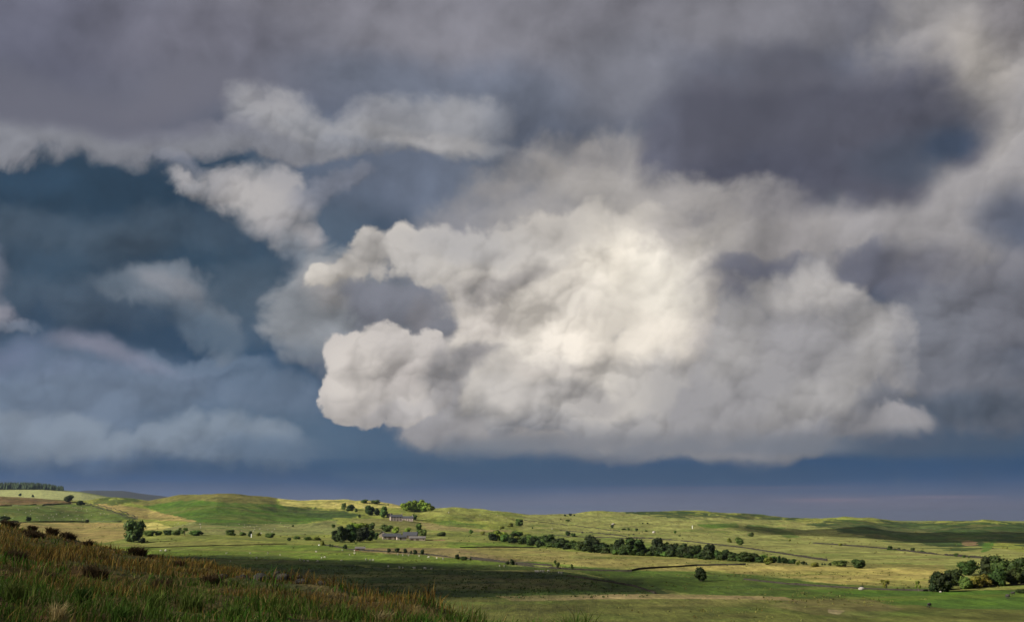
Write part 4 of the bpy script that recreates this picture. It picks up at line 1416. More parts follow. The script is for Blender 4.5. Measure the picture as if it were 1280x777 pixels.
# the wood at the right edge
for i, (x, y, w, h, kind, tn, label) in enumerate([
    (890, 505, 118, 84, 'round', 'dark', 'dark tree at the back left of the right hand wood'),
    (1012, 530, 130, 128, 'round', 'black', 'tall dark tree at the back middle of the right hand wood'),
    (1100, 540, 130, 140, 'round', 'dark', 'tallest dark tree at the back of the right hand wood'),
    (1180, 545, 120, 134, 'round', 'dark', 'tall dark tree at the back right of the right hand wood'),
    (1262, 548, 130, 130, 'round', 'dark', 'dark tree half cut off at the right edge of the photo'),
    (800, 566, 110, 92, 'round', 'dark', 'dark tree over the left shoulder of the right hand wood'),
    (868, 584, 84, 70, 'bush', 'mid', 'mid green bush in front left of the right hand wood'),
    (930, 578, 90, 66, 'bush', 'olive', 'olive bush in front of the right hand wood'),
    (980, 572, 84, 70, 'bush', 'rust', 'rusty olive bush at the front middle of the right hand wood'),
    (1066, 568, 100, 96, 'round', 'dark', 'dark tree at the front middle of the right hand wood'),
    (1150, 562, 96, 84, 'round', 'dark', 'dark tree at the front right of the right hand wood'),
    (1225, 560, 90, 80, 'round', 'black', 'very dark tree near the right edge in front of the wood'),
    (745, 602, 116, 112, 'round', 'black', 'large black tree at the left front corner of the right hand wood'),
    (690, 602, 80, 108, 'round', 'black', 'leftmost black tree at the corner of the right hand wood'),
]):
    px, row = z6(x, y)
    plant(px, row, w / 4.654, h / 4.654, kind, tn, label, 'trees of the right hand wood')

# far conifer plantation on the left horizon: one mass
pv, pf, pc, pb = [], [], [], 0
pr = np.random.default_rng(5)
for i in range(1500):
    px = pr.uniform(-70, 79)
    d = pr.uniform(4080, 4420)
    a = azel(px, 612)[0]
    hgt = pr.uniform(15, 26) * (1 - .35 * max(0, (px - 40) / 40))
    x, y = math.sin(a) * d, math.cos(a) * d
    z = float(ground_z(x, y))
    t = np.linspace(0, 2 * math.pi, 5, endpoint=False) + pr.uniform(0, 6)
    r0 = hgt * pr.uniform(.16, .24)
    ring = np.stack([np.cos(t) * r0, np.sin(t) * r0, np.full(5, hgt * .12)], 1)
    v = np.vstack([ring, [[0, 0, hgt]], [[0, 0, -.5]]]) + np.array([x, y, z])
    f = [[k, (k + 1) % 5, 5] for k in range(5)] + [[(k + 1) % 5, k, 6] for k in range(5)]
    pv.append(v)
    pf.append(np.array(f) + pb)
    pc.append(np.tile(np.array([[.035, .055, .025]]) * pr.uniform(.6, 1.7), (7, 1)))
    pb += 7
plantation_mat = material('needles', (.04, .06, .03), tint=True, var=.1)
tag(link('conifer_plantation', mesh_np('conifer_plantation', np.vstack(pv), np.vstack(pf), plantation_mat, False, np.vstack(pc))),
    'far conifer plantation on the left horizon', kind='stuff')

# ------------------------------------------------------------------ field walls and hedges
stone_mat = material('shaded_gritstone', (.030, .027, .022), var=.5, scale=.9, bump=.6, bscale=2.5, spec=0.0, rough=1.0)  # darker than plain stone: the walls' cast shadow is in the colour
hedge_mat = material('hedge_leaf', (.045, .06, .018), var=.5, scale=.8, bump=.8, bscale=2.0)


def wall(points, label, name='stone_wall', height=.8, width=.55, mat=None, group='dry stone walls between the fields', seed=0):
    r = np.random.default_rng(seed + 40)
    height = height * (.50 if 'hedge' not in name else .8)
    P = []
    for (a, b) in zip(points[:-1], points[1:]):
        n = max(2, int(abs(b[0] - a[0]) / 2.5))
        for t in np.linspace(0, 1, n, endpoint=False):
            P.append(ground_at(a[0] + (b[0] - a[0]) * t, a[1] + (b[1] - a[1]) * t)[0])
    P.append(ground_at(*points[-1])[0])
    Q = [P[0]]
    for p in P[1:]:                                    # drop points thrown far off by a dip
        if abs(math.hypot(p.x, p.y) - math.hypot(Q[-1].x, Q[-1].y)) < 150:
            Q.append(p)
    xy = np.array([(p.x, p.y) for p in Q])
    if len(xy) > 4:
        for _ in range(3):
            xy[1:-1] = (xy[:-2] + 2 * xy[1:-1] + xy[2:]) / 4
    # resample every two and a half metres and lay on the ground
    s = np.concatenate([[0], np.cumsum(np.hypot(*np.diff(xy, axis=0).T))])
    step = 2.5
    t = np.linspace(0, s[-1], max(3, int(s[-1] / step)))
    x, y = np.interp(t, s, xy[:, 0]), np.interp(t, s, xy[:, 1])
    z = ground_z(x, y)
    dx, dy = np.gradient(x), np.gradient(y)
    l = np.hypot(dx, dy)
    nx, ny = -dy / l, dx / l
    h = height * (1 + .35 * fbm(t / 9, t * 0 + seed, 3, seed) + r.uniform(-.12, .12, len(t)))
    gap = fbm(t / 30, t * 0 + 3 + seed, 2, seed + 3)
    h = np.where(gap > .42, h * .45, h)
    sect = [(-.5, -.3), (-.42, .55), (-.3, 1.0), (.3, 1.0), (.42, .55), (.5, -.3)]
    V = []
    for (u, k) in sect:
        w = width * u * (1 + r.uniform(-.15, .15, len(t)))
        V.append(np.stack([x + nx * w, y + ny * w, z + h * k], -1))
    V = np.stack(V, 1)                                 # (n, 6, 3)
    n = len(t)
    i = (np.arange(n - 1)[:, None] * 6 + np.arange(5)[None, :])
    q = np.stack([i, i + 6, i + 7, i + 1], -1).reshape(-1, 4)
    v = V.reshape(-1, 3)
    o0 = Vector((float(x[0]), float(y[0]), float(z[0])))
    me_ = mesh_np(name, v - np.array(o0), np.vstack([q, [[0, 1, 2, 5], [2, 3, 4, 5]], np.array([[5, 2, 1, 0], [5, 4, 3, 2]]) + (n - 1) * 6]), mat or stone_mat, False)
    o = link(name, me_)
    o.location = o0
    tag(o, label, 'hedge' if 'hedge' in name else 'wall', group)
    return o


HG = 'low hedges between the fields'
wall([(-30, 652.6), (60, 652.4), (152, 652)], 'low dark hedge under the field with many sheep at left', 'field_hedge', 1.7, 2.4, hedge_mat, HG, 1)
wall([(-20, 633), (50, 631), (88, 629.3)], 'thin hedge between the brown field and the sheep field', 'field_hedge', 1.8, 2.2, hedge_mat, HG, 2)
wall([(106, 630), (130, 635.5), (160, 645.5), (172, 648.5)], 'dark stone wall slanting down right of the sheep field', seed=3, height=1.8)
wall([(113, 629), (140, 635), (172, 646)], 'second wall slanting down beside the tan strip at left', seed=4, height=1.6)
wall([(178, 684.5), (240, 682.6), (300, 681), (358, 679.6)], 'stone wall across the green field below the long hill', seed=5)
wall([(404, 680.8), (425, 684), (442, 687.4), (500, 690.3), (530, 692.5), (560, 696), (600, 700), (640, 703.6), (690, 707)], 'long stone wall carrying the black bushes below the barns', seed=6, height=1.5)
wall([(588, 696.6), (620, 700.6), (652, 706.5), (700, 711), (745, 713), (790, 714)], 'stone wall along the top of the green strip above the heath', seed=7, height=1.4)
wall([(784, 714), (800, 711.2), (840, 708.6), (871, 706.8), (932, 705.7)], 'dark wall crossing the yellow rough field below the long wood', seed=8, height=1.5)
wall([(700, 663), (745, 666), (800, 672.3), (843, 675), (892, 680), (933, 685), (985, 693), (1034, 700.7)], 'long wall slanting down the slope behind the long wood', seed=9, height=1.8)
wall([(1016, 678.7), (1050, 681), (1102, 685), (1153, 691), (1196, 695), (1232, 697.8)], 'slanting wall set with bushes on the right slope', seed=10, height=1.9)
wall([(930, 724), (975, 729), (1020, 732.4), (1076, 735.6), (1106, 737), (1160, 738.4), (1186, 739)], 'wall along the foot of the yellow field to the right wood', seed=11, height=1.0)
wall([(690, 668.8), (728, 670.8), (773, 672.4), (803, 672.7)], 'short wall between pale fields behind the long wood', seed=12, height=1.5)
wall([(709, 719.4), (760, 727), (797, 733.5), (819, 741.5)], 'dark broken wall at the right edge of the heath', seed=13, height=1.0)
wall([(575, 684.2), (620, 683.6), (674, 684.2)], 'wall under the bright green strip right of the barns', seed=14, height=1.3)
wall([(655, 650), (700, 655), (740, 659.5), (775, 664)], 'thin wall between bright upper fields below the skyline dip', seed=15, height=1.5)
wall([(531, 675.2), (545, 675), (556, 675)], 'reddish yard wall at the right end of the lower barns', seed=16, height=1.3, mat=material('red_stone', (.16, .085, .06), var=.4, scale=.9), group=None)
wall([(1184, 737.5), (1215, 734.5), (1245, 732), (1300, 730)], 'low wall running right under the trees of the right wood', seed=17, height=.9)

# ------------------------------------------------------------------ farm buildings
render_mat = material('pale_render', (.34, .28, .25), var=.18, scale=.6, bump=.2)
sand_mat = material('sandstone', (.22, .18, .14), var=.3, scale=1.2, bump=.4, bscale=3)
slate_mat = material('slate', (.050, .052, .060), var=.25, scale=1.5, rough=.55, spec=.4)
tin_mat = material('old_tin_roof', (.12, .11, .105), var=.25, scale=.8, rough=.5)
dark_mat = material('window_glass', (.02, .022, .026), rough=.12, var=.05, spec=.5)
door_mat = material('barn_door', (.07, .05, .035), var=.25, scale=2)


def box(x0, x1, y0, y1, z0, z1):
    v = np.array([(x, y, z) for x in (x0, x1) for y in (y0, y1) for z in (z0, z1)], float)
    f = np.array([(0, 1, 3, 2), (4, 6, 7, 5), (0, 4, 5, 1), (2, 3, 7, 6), (0, 2, 6, 4), (1, 5, 7, 3)])
    return v, f


def building(px, row, L, Wd, hw, hr, turn, name, label, cat, wmat, rmat, windows=(), doors=(), chimneys=(), group=None):
    p, d = ground_at(px, row)
    az = math.atan2(p.x, p.y)
    root = empty(name, p, -az + turn)
    a, b = L / 2, Wd / 2
    v = np.array([(-a, -b, -.6), (a, -b, -.6), (a, b, -.6), (-a, b, -.6), (-a, -b, hw), (a, -b, hw), (a, b, hw), (-a, b, hw), (-a, 0, hw + hr), (a, 0, hw + hr)], float)
    q = [(0, 1, 5), (0, 5, 4), (2, 3, 7), (2, 7, 6), (1, 2, 6), (1, 6, 9), (1, 9, 5), (3, 0, 4), (3, 4, 8), (3, 8, 7)]
    q = [(0, 1, 5), (0, 5, 4), (2, 3, 7), (2, 7, 6), (1, 2, 6), (1, 6, 5), (5, 6, 9), (3, 0, 4), (3, 4, 7), (4, 8, 7)]
    link('wall', mesh_np('wall', v, np.array(q), wmat), root)
    o_, t_ = .35, .22
    sl = hr / b
    rv, rf = [], []
    for s in (-1, 1):
        e = b + o_
        ze = hw - sl * o_ + .04
        zr = hw + hr + .04
        rv += [(-a - o_, s * e, ze), (a + o_, s * e, ze), (a + o_, 0, zr), (-a - o_, 0, zr), (-a - o_, s * e, ze + t_), (a + o_, s * e, ze + t_), (a + o_, 0, zr + t_), (-a - o_, 0, zr + t_)]
        k = 0 if s < 0 else 8
        rf += [(k, k + 1, k + 2, k + 3), (k + 7, k + 6, k + 5, k + 4), (k, k + 4, k + 5, k + 1), (k, k + 3, k + 7, k + 4), (k + 1, k + 5, k + 6, k + 2)]
    rf_o = link('roof', mesh_np('roof', np.array(rv), np.array(rf), rmat), root)
    for cx in chimneys:
        cv, cf = join([box(cx - .45, cx + .45, -.4, .4, hw + hr - .5, hw + hr + 1.3), box(cx - .25, cx - .05, -.1, .1, hw + hr + 1.3, hw + hr + 1.75), box(cx + .05, cx + .25, -.1, .1, hw + hr + 1.3, hw + hr + 1.75)])
        link('chimney', mesh_np('chimney', cv, cf, wmat), rf_o)
    for (wx_, wz, ww, wh) in windows:
        fo = link('window', mesh_np('window', *join([box(wx_ - ww / 2 - .1, wx_ + ww / 2 + .1, -b - .08, -b + .05, wz - .14, wz - .0), box(wx_ - ww / 2 - .1, wx_ + ww / 2 + .1, -b - .06, -b + .05, wz + wh, wz + wh + .16)]), sand_mat), root)
        link('pane', mesh_np('pane', *box(wx_ - ww / 2, wx_ + ww / 2, -b - .03, -b + .05, wz + .003, wz + wh - .003), dark_mat), fo)
    for (dx_, dw, dh) in doors:
        link('door', mesh_np('door', *box(dx_ - dw / 2, dx_ + dw / 2, -b - .05, -b + .05, -.3, dh), door_mat), root)
    tag(root, label, cat, group)
    return root


FG = 'buildings of the upper farm'
x, y = z3(468, 200)
building(x, y, 14.5, 7.5, 4.7, 2.7, .12, 'farmhouse', 'pale farmhouse with slate roof, largest of the upper farm', 'house', render_mat, slate_mat,
         [(-5.5, .9, 1.1, 1.3), (-2, .9, 1.1, 1.3), (5, .9, 1.1, 1.3), (-5.5, 3.3, 1.1, 1.2), (-2, 3.3, 1.1, 1.2), (1.5, 3.3, 1.1, 1.2), (5, 3.3, 1.1, 1.2)], [(1.5, 1.1, 2.1)], (-7, 7), FG)
x, y = z3(540, 199)
building(x, y, 14, 7, 3.2, 2.4, -.1, 'cottage', 'low pale cottage right of the upper farmhouse', 'house', render_mat, slate_mat, [(-4.5, .9, 1.1, 1.2), (-1.5, .9, 1.1, 1.2), (4.5, .9, 1.1, 1.2)], [(1.5, 1.1, 2.1)], (5.8,), FG)
x, y = z3(428, 180)
building(x, y, 7, 5, 3.0, 1.8, .3, 'outbuilding', 'small grey outbuilding at the left back of the upper farmhouse', 'outbuilding', sand_mat, slate_mat, [(1.8, 1.0, .9, .9)], [(-1.2, 1.2, 2.1)], (), FG)
x, y = z3(450, 196)
building(x, y, 6, 5, 2.8, 1.7, -.2, 'lean_shed', 'low stone shed in front of the upper farmhouse', 'shed', sand_mat, tin_mat, [], [(0, 1.8, 2.2)], (), FG)
FB = 'barns of the lower farm'
x, y = z3(440, 313)
building(x, y, 13.5, 7, 2.2, 2.0, .06, 'barn', 'long slate roofed barn at the left of the lower farm', 'barn', sand_mat, slate_mat, [(-5, .9, 1.0, .8), (5.0, .9, 1.0, .8)], [(-1.5, 2.2, 2.0), (2.5, 1.2, 1.9)], (), FB)
x, y = z3(556, 309)
building(x, y, 11, 8, 2.6, 2.4, -.12, 'barn', 'taller grey roofed barn in the middle of the lower farm', 'barn', sand_mat, slate_mat, [(4.6, 1.1, 1.0, .9)], [(-2.5, 2.8, 2.3), (1.8, 1.2, 2.0)], (), FB)
x, y = z3(500, 317)
building(x, y, 7, 5, 2.0, 1.3, .15, 'byre', 'small pale gabled byre between the two lower barns', 'outbuilding', render_mat, slate_mat, [], [(-.8, 1.1, 1.8)], (), FB)
x, y = z3(600, 320)
building(x, y, 12, 6, 1.7, 1.3, -.04, 'cattle_shed', 'long low tin roofed shed at the right of the lower farm', 'shed', sand_mat, tin_mat, [(4.6, .8, 1.0, .6)], [(-4, 2.2, 1.5), (0, 2.2, 1.5)], (), FB)
x, y = z3(385, 300)
building(x, y, 5, 5, 2.6, 1.8, 1.45, 'outbuilding', 'narrow gable ended outbuilding at the left end of the lower barns', 'outbuilding', sand_mat, slate_mat, [(0, 2.4, .8, .8)], [(0, 1.2, 2.0)], (), FB)
x, y = z3(246, 382)
building(x, y, 5.5, 3.2, 1.2, .8, .0, 'wall_shed', 'tiny reddish shed against the wall below the dark grove', 'shed', material('red_brick', (.22, .11, .08), var=.3), tin_mat, [], [(0, 1.2, 1.1)])

# posts, boulders, rocks
white_mat = material('limewash', (.74, .73, .70), var=.08)
pale_rock = material('pale_rock', (.24, .22, .195), var=.3, scale=.8, bump=.6, bscale=4)
moss_rock = material('lichen_rock', (.085, .08, .065), var=.45, scale=2.2, bump=.8, bscale=7)


def post(px, row, h, label):
    p, d = ground_at(px, row)
    root = empty('white_post', p)
    link('shaft', mesh_np('shaft', *limb((0, 0, -.3), (0, 0, h * .86), .32, .30, 8), white_mat, True), root)
    link('cap', mesh_np('cap', *join([limb((0, 0, h * .86), (0, 0, h * .92), .42, .40, 8), limb((0, 0, h * .92), (0, 0, h), .40, .05, 8)]), white_mat), root)
    tag(root, label, 'post')


post(314.2, 671.3, 2.6, 'white post among bushes below the long hill')
post(865.5, 660.5, 4.2, 'thin pale post on the right slope below the bracken crest')


def rock_mesh(seed, sub=2):
    b = bmesh.new()
    bmesh.ops.create_icosphere(b, subdivisions=sub, radius=.5)
    for v in b.verts:
        n = mnoise.fractal(v.co * 2.2 + Vector((seed * 3.1, seed, -seed)), 1.0, 2.0, 3)
        v.co *= 1 + .35 * n
        v.co.z *= .75
    m = bpy.data.meshes.new('rock')
    b.to_mesh(m)
    b.free()
    return m


def boulder(px, row, w, label, mat=None, seed=1, scan=None):
    p, d = ground_at(px, row, scan)
    m = rock_mesh(seed)
    m.materials.append(mat or pale_rock)
    o = link('boulder', m)
    s = w * math.hypot(p.x, p.y) / F
    o.location = p + Vector((0, 0, .2 * s))
    o.scale = (s, s * .8, s * .8)
    o.rotation_euler = (0, 0, seed)
    tag(o, label, 'boulder')


x, y = z2(660, 380)
boulder(x, y, 2.6, 'large white boulder left of a thin olive thorn', white_mat, 2)
x, y = z6(266, 590)
boulder(x, y, 7.0, 'pale rock under a black bush by the field wall', pale_rock, 3)
x, y = z4(868, 212)
boulder(x, y, 4.5, 'pale boulder on the slope above a dark bush', pale_rock, 4)
x, y = z4(1105, 260)
boulder(x, y, 5.0, 'grey rock beside the stony track on the right slope', pale_rock, 5)
x, y = z6(725, 604)
boulder(x, y, 3.0, 'small pale boulder in front of the black corner tree', pale_rock, 6)
p, d = ground_at(345, 724, DNEAR)
ro = empty('rock_outcrop', p)
for i, (dx, dy, s, h) in enumerate([(-1.2, .2, .7, .5), (-.5, -.1, .9, .6), (.25, .15, .75, .55), (.9, -.15, .65, .45), (1.5, .1, .8, .5), (-.1, .6, .6, .6), (.7, .55, .5, .5), (-1.8, -.1, .5, .35)]):
    m = rock_mesh(20 + i)
    m.materials.append(moss_rock)
    o = link('rock', m, ro)
    wx_, wy_ = p.x + dx, p.y + dy
    o.location = (dx, dy, float(ground_z(wx_, wy_)) - p.z + .04)
    o.scale = (s * .75, s * .6, h * .8)
    o.rotation_euler = (0, 0, i * 1.3)
tag(ro, 'lichen grey rocks breaking out of the brow of the near hillside', 'rocks')

# ------------------------------------------------------------------ sheep
wool_mat = material('wool', (.40, .37, .32), var=.12, scale=5)
dark_wool = material('dark_wool', (.03, .028, .025), var=.2, scale=5)


def sheep_mesh(mat, head_down=True):
    b = bmesh.new()

    def ball(c, s, sub=2):
        r_ = bmesh.ops.create_icosphere(b, subdivisions=sub, radius=1.0)
        for v in r_['verts']:
            k = 1 + .10 * mnoise.noise(v.co * 3.0 + Vector(c) * 5)
            v.co = Vector((v.co.x * s[0] * k + c[0], v.co.y * s[1] * k + c[1], v.co.z * s[2] * k + c[2]))
    ball((0, 0, .62), (.52, .27, .27))
    ball((-.22, 0, .64), (.30, .26, .26), 1)
    ball((.48, 0, .62), (.16, .13, .17), 1)
    hz = .34 if head_down else .86
    ball((.70, 0, hz), (.16, .085, .10), 1)
    for s in (-1, 1):
        ball((.62, s * .12, hz + .05), (.03, .07, .03), 1)
        for x_ in (-.30, .30):
            r_ = bmesh.ops.create_cone(b, segments=6, radius1=.035, radius2=.055, depth=.46, cap_ends=True)
            for v in r_['verts']:
                v.co += Vector((x_, s * .13, .21))
    m = bpy.data.meshes.new('sheep')
    b.to_mesh(m)
    b.free()
    for p_ in m.polygons:
        p_.use_smooth = True
    m.materials.append(mat)
    return m


SHEEP = [sheep_mesh(wool_mat, True), sheep_mesh(wool_mat, False)]
BLACK_SHEEP = sheep_mesh(dark_wool, True)


def sheep(px, row, label, group, mesh=None, s=1.0, name='sheep'):
    p, d = ground_at(px, row)
    o = link(name, mesh or random.choice(SHEEP))
    s *= random.uniform(.95, 1.2)
    o.location, o.rotation_euler, o.scale = p + Vector((0, 0, -.02)), (0, 0, random.uniform(0, 6.28)), (s, s, s)
    tag(o, label, 'sheep', group)


for pts, lab in [
    ([(283, 692), (313, 692), (335, 692), (321, 698), (288, 702), (350, 694)], 'white sheep at the left end of the valley'),
    ([(375, 700), (380, 702), (385, 702), (397, 702), (402, 698), (406, 697), (427, 701)], 'white sheep below the white boulder'),
    ([(395, 690), (428, 688), (443, 689), (437, 694), (443, 692)], 'white sheep on grass just under the dark grove'),
    ([(457.5, 700), (463, 700.7), (466.5, 700.5), (485.5, 708.4), (499.5, 710), (503.5, 710.2), (518, 711), (531, 711.2), (539, 711.5)], 'white sheep along the upper edge of the heath'),
    ([(497.5, 693.5), (503.6, 694.5), (511, 694.6), (524, 695.6), (546, 698), (554, 699), (536, 697)], 'white sheep just below the black bush wall'),
    ([(624.5, 707.8), (630.5, 708.2), (670, 715), (672.5, 715.1), (676, 715), (679, 715.2), (685.5, 714.6), (698.8, 716.4), (702.2, 716.7)], 'white sheep above the right part of the heath'),
]:
    pts = sorted(pts)
    for i, (px, row) in enumerate(pts):
        pos_ = 'leftmost' if i == 0 else 'rightmost' if i == len(pts) - 1 else ORD[i] + ' from left'
        sheep(px, row, f'{pos_} of the {lab}', lab, s=.9)
sr = random.Random(3)
n_ = 0
while n_ < 48:
    px, row = sr.uniform(3, 150), sr.uniform(633.5, 651)
    if inside([(0, 634), (86, 631.5), (108, 633), (148, 647), (145, 650.5), (0, 651)], np.array([px]), np.array([row]))[0]:
        sheep(px, row, 'tiny white sheep scattered over the green field at the far left', 'sheep scattered over the left green field', s=1.0)
        n_ += 1
for i in range(22):
    sheep(sr.gauss(325, 28), sr.uniform(653, 667), 'tiny white sheep spread over the foot of the long hill', 'sheep on the foot of the long hill', s=.85)
for i in range(9):
    sheep(sr.uniform(212, 260), sr.uniform(653, 661), 'tiny white sheep on the pale grass left below the long hill', 'sheep on the grass left below the long hill', s=.85)
for (px, row) in [(690, 661.6), (561, 641), (600, 644), (622, 645), (633, 648), (455, 634), (462, 634.5), (420, 631.5)]:
    sheep(px, row, 'tiny white sheep high up on the pale fields near the skyline', 'sheep high up on the pale fields', s=1.5)
for (px, row) in [(786, 669), (792, 668.4), (763, 668), (741, 668.5), (728, 666.5), (799, 667)]:
    sheep(px, row, 'tiny dark sheep on the pale slope behind the long wood', 'dark sheep on the pale slope', BLACK_SHEEP, 1.6)
for (px, row, lab) in [(1260, 748, 'black sheep grazing nearest the bottom of the bright green field at right'), (1266.5, 743.5, 'black sheep uphill of another in the bright green field at right'), (1162, 759, 'dark sheep low in the green field under the right wood')]:
    sheep(px, row, lab, None, BLACK_SHEEP, 1.15)
for (px, row, lab) in [(201, 689.3, 'white sheep lying left of another by the near hill brow'), (207, 689, 'white sheep right of another by the near hill brow')]:
    sheep(px, row, lab, None, None, 1.2)

# ------------------------------------------------------------------ long grass, rushes and heather of the near hillside
grass_mat = material('long_grass', (.1, .1, .03), tint=True, var=.12, scale=2.0, rough=.8, spec=.1, translucent=.25)


def blades(x, y, z, h, w, lean, colour, seed):
    """curved three-sided blades; colour (n,3)"""
    r = np.random.default_rng(seed)
    n = len(x)
    a = r.uniform(0, 6.28, n)
    ux, uy = np.cos(a), np.sin(a)                 # across
    b = r.uniform(0, 6.28, n)
    lx, ly = np.cos(b) * lean * h + .10 * h, np.sin(b) * lean * h
    base = np.stack([x, y, z - .05], -1)
    across = np.stack([ux, uy, np.zeros(n)], -1) * (w / 2)[:, None]
    midp = base + np.stack([lx * .3, ly * .3, h * .58], -1)
    tip = base + np.stack([lx, ly, h * (1 - .25 * np.abs(lean))], -1)
    v = np.stack([base - across, base + across, midp - across * .8, midp + across * .8, tip], 1).reshape(-1, 3)
    i = np.arange(n)[:, None] * 5
    f = np.vstack([i + np.array([[0, 1, 3]]), i + np.array([[0, 3, 2]]), i + np.array([[2, 3, 4]])])
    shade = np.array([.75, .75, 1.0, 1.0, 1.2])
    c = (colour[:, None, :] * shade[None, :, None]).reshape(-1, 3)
    return v, f, c


gr = np.random.default_rng(8)


def scatter(n, dmin, dmax, power=1.0):
    """points over the near hillside, thinning with distance"""
    az = gr.uniform(-.56, .30, n)
    u = gr.uniform(0, 1, n)
    d = dmin * (dmax / dmin) ** (u ** power)
    keep = d < EDGED(px_of_az(az)) * 1.12
    az, d = az[keep], d[keep]
    x, y = np.sin(az) * d, np.cos(az) * d
    return x, y, ground_z(x, y), d


def jitter(c, n, s=.3):
    return np.clip(np.array(c)[None, :] * gr.uniform(1 - s, 1 + s, (n, 1)) + gr.normal(0, .008, (n, 3)) * np.array([1, .7, .2]), .004, .6)


# green grass, thickest close by
x, y, z, d = scatter(120000, 8.0, 100.0, .95)
g = fbm(x * .75, y * .75, 3, 31)
zone = sm(d + 16 * fbm(x * .12, y * .12, 3, 12), 21, 38)             # 0 green, 1 brown
keep = gr.uniform(0, 1, len(x)) > zone * .72
x, y, z, d, g, zone = [q[keep] for q in (x, y, z, d, g, zone)]
h = np.clip(.14 + .60 * g, .03, .58) * gr.uniform(.6, 1.3, len(x))
col_g = jitter((.075, .13, .018), len(x), .45)
lush = (fbm(x * .25 + 5, y * .25, 2, 44) > .02)[:, None]
col_g = np.where(lush, col_g * np.array([.75, 1.12, .75]), col_g)
dry = (gr.uniform(0, 1, len(x)) < .10 + .25 * zone)[:, None]
col_g = np.where(dry, jitter((.26, .20, .08), len(x), .3), col_g)
w = np.maximum(.010, d * .00062) * gr.uniform(.8, 1.7, len(x))
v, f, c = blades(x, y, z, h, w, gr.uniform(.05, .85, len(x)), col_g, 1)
tag(link('green_grass', mesh_np('green_grass', v, f, grass_mat, False, c)), 'deep green long grass at the foot of the near hillside', kind='stuff')
# russet seeding grass behind it
x, y, z, d = scatter(150000, 12.0, 104.0, .75)
g = fbm(x * .6 + 9, y * .6, 3, 61)
zone = sm(d + 16 * fbm(x * .12, y * .12, 3, 12), 20, 37)
keep = gr.uniform(0, 1, len(x)) < .06 + zone * np.clip(.75 + 1.6 * g, .08, 1)
x, y, z, d, g, zone = [q[keep] for q in (x, y, z, d, g, zone)]
h = np.clip(.15 + .62 * g, .03, .60) * gr.uniform(.55, 1.3, len(x)) * (1 - .3 * sm(d, 55, 90))
pick = gr.uniform(0, 1, len(x)) + .5 * fbm(x * .2, y * .2, 3, 77)
col_b = jitter((.215, .135, .028), len(x), .4)
col_b = np.where((pick < .22)[:, None], jitter((.085, .052, .022), len(x), .4), col_b)
col_b = np.where((pick > .62)[:, None], jitter((.28, .19, .045), len(x), .3), col_b)
col_b = np.where((pick > .92)[:, None], jitter((.32, .23, .075), len(x), .25), col_b)
col_b = np.where((gr.uniform(0, 1, len(x)) < .22)[:, None], jitter((.085, .095, .022), len(x), .4), col_b)
w = np.maximum(.009, d * .00060) * gr.uniform(.7, 1.5, len(x))
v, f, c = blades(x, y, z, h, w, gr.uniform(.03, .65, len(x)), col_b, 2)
tag(link('russet_grass', mesh_np('russet_grass', v, f, grass_mat, False, c)), 'russet seeding grass over the near hillside', kind='stuff')

# rush tussocks that stand out one by one
def tussock(px, row, wpx, hpx, colour, label, n=150, name='rush_tussock', lean=.45, seed=0):
    p, d = ground_at(px, row, DNEAR)
    d = math.hypot(p.x, p.y)
    R, H = wpx * d / F / 2, hpx * d / F
    r = np.random.default_rng(seed + 300)
    a, q = r.uniform(0, 6.28, n), np.sqrt(r.uniform(0, 1, n)) * R * .45
    x_, y_ = np.cos(a) * q, np.sin(a) * q
    z_ = ground_z(p.x + x_, p.y + y_) - p.z
    hh = H * r.uniform(.5, 1.12, n)
    ww = np.full(n, max(.011, d * .0007)) * r.uniform(.8, 1.5, n)
    v, f, c = blades(x_, y_, z_, hh, ww, r.uniform(.1, lean + .3, n), np.clip(np.array(colour)[None] * r.uniform(.55, 1.5, (n, 1)), .004, .6), seed)
    o = link(name, mesh_np(name, v, f, grass_mat, False, c))
    o.location = p
    tag(o, label, 'grass tuft' if 'rush' in name else 'heather')


TG = (.12, .17, .035)
for i, (px, row, w, h, c, lab) in enumerate([
    (72, 779, 34, 30, (.42, .34, .16), 'straw coloured grass tuft at the bottom edge near the left corner'),
    (192, 764, 56, 30, TG, 'light green rush tuft at the lower left, left of its twin'),
    (238, 764, 60, 32, TG, 'light green rush tuft at the lower left, right of its twin'),
    (150, 778, 44, 26, (.06, .12, .02), 'deep green grass tuft at the bottom edge left of the rush twins'),
    (16, 752, 50, 34, (.09, .12, .025), 'dull green rush tuft at the left edge of the hillside'),
    (292, 776, 50, 28, (.09, .15, .025), 'green grass tuft at the bottom edge right of the rush twins'),
    (348, 774, 40, 22, (.11, .14, .03), 'small green tuft at the bottom below the rocks'),
    (100, 752, 46, 26, (.05, .10, .02), 'dark green tuft above the straw coloured one'),
    (425, 771, 44, 20, (.14, .15, .045), 'olive tuft at the bottom of the narrowing hillside'),
    (478, 779, 34, 20, (.34, .28, .13), 'straw coloured tuft at the bottom edge toward the middle'),
]):
    tussock(px, row, w, h, c, lab, 170, seed=i)
HT = (.075, .052, .026)
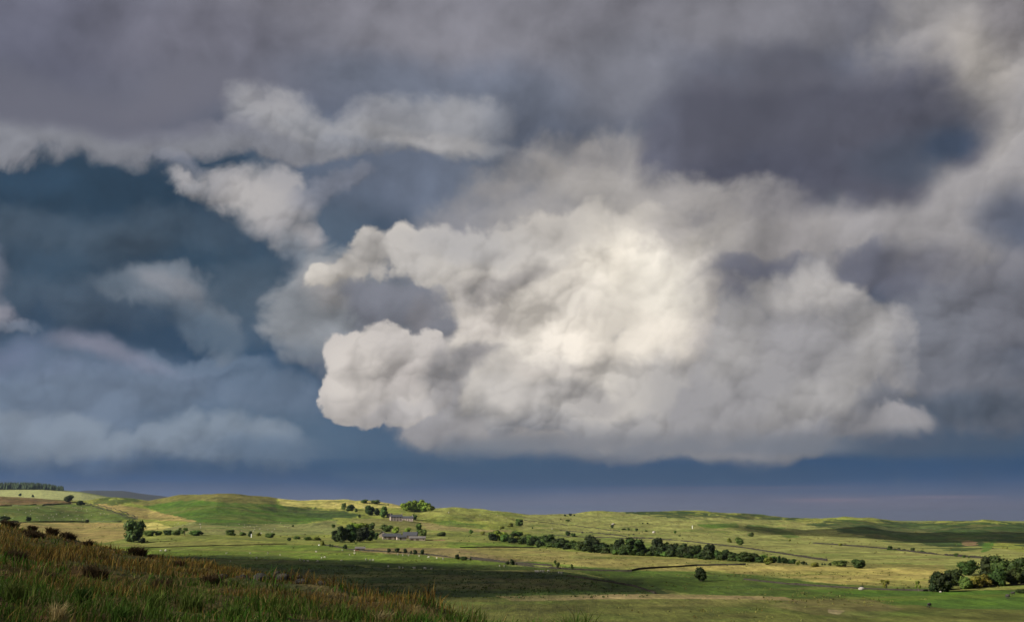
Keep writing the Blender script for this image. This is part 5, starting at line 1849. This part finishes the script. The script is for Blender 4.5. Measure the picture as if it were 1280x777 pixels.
for i, (px, row, w, h, lab) in enumerate([
    (12, 659, 30, 12, 'dark heather clump on the hill brow at the very left'),
    (40, 663, 14, 9, 'small dark heather clump between two larger on the left brow'),
    (65, 667, 18, 13, 'dark upright heather clump beside the tan field'),
    (42, 671, 40, 12, 'wide heather clump on the left brow just below its crest'),
    (84, 673, 28, 12, 'dark heather clump on the brow below the tan field'),
    (172, 694, 34, 16, 'largest dark heather clump below the big round tree'),
    (194, 699, 26, 10, 'low dark heather clump right of the largest one'),
    (110, 684, 12, 13, 'thin upright heather stem clump left of the big round tree'),
    (224, 706, 18, 9, 'small heather clump at the bend of the near brow'),
    (62, 725, 40, 18, 'dark heather patch amid the russet grass at left'),
    (120, 722, 46, 22, 'broad dark heather patch in the middle of the russet grass'),
    (265, 728, 40, 16, 'dark heather patch below the brow left of the rocks'),
    (20, 700, 38, 18, 'dark heather patch at the left edge in russet grass'),
    (200, 735, 44, 18, 'dark heather patch above the light green rush twins'),
]):
    tussock(px, row, w * 1.3, h * .8, HT, lab, 420, 'heather_clump', .8, seed=40 + i)

# scattered rushes of the wet valley floor
x = np.concatenate([gr.uniform(-260, 300, 30000), gr.uniform(-900, 1100, 26000)])
y = np.concatenate([gr.uniform(200, 620, 30000), gr.uniform(600, 2300, 26000)])
z = ground_z(x, y)
qx, qy = project(x, y, z)
dn = fbm(x / 40, y / 30, 4, 15)
hz = inside([(180, 700), (440, 707), (690, 717), (760, 723), (822, 746), (540, 748), (0, 775)], qx, qy)
keep = (gr.uniform(0, 1, len(x)) < np.clip(.10 + 1.3 * dn, 0, 1) * .45 + .55 * hz) & (qx > -60) & (qx < 1340) & (qy > 640)
x, y, z, hz = x[keep], y[keep], z[keep], hz[keep]
rep = 4
x = np.repeat(x, rep) + gr.normal(0, .35, len(x) * rep)
y = np.repeat(y, rep) + gr.normal(0, .35, len(y) * rep)
z, hz = np.repeat(z, rep), np.repeat(hz, rep)
h = gr.uniform(.18, .62, len(x)) * (1 + .8 * (y > 620))
c_ = np.where(hz[:, None], jitter((.042, .06, .015), len(x), .5), jitter((.095, .095, .026), len(x), .5))
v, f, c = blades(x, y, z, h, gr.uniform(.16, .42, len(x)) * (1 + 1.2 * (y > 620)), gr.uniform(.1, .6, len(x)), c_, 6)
tag(link('valley_rushes', mesh_np('valley_rushes', v, f, grass_mat, False, c)), 'scattered rushes and heather over the valley floor', kind='stuff')
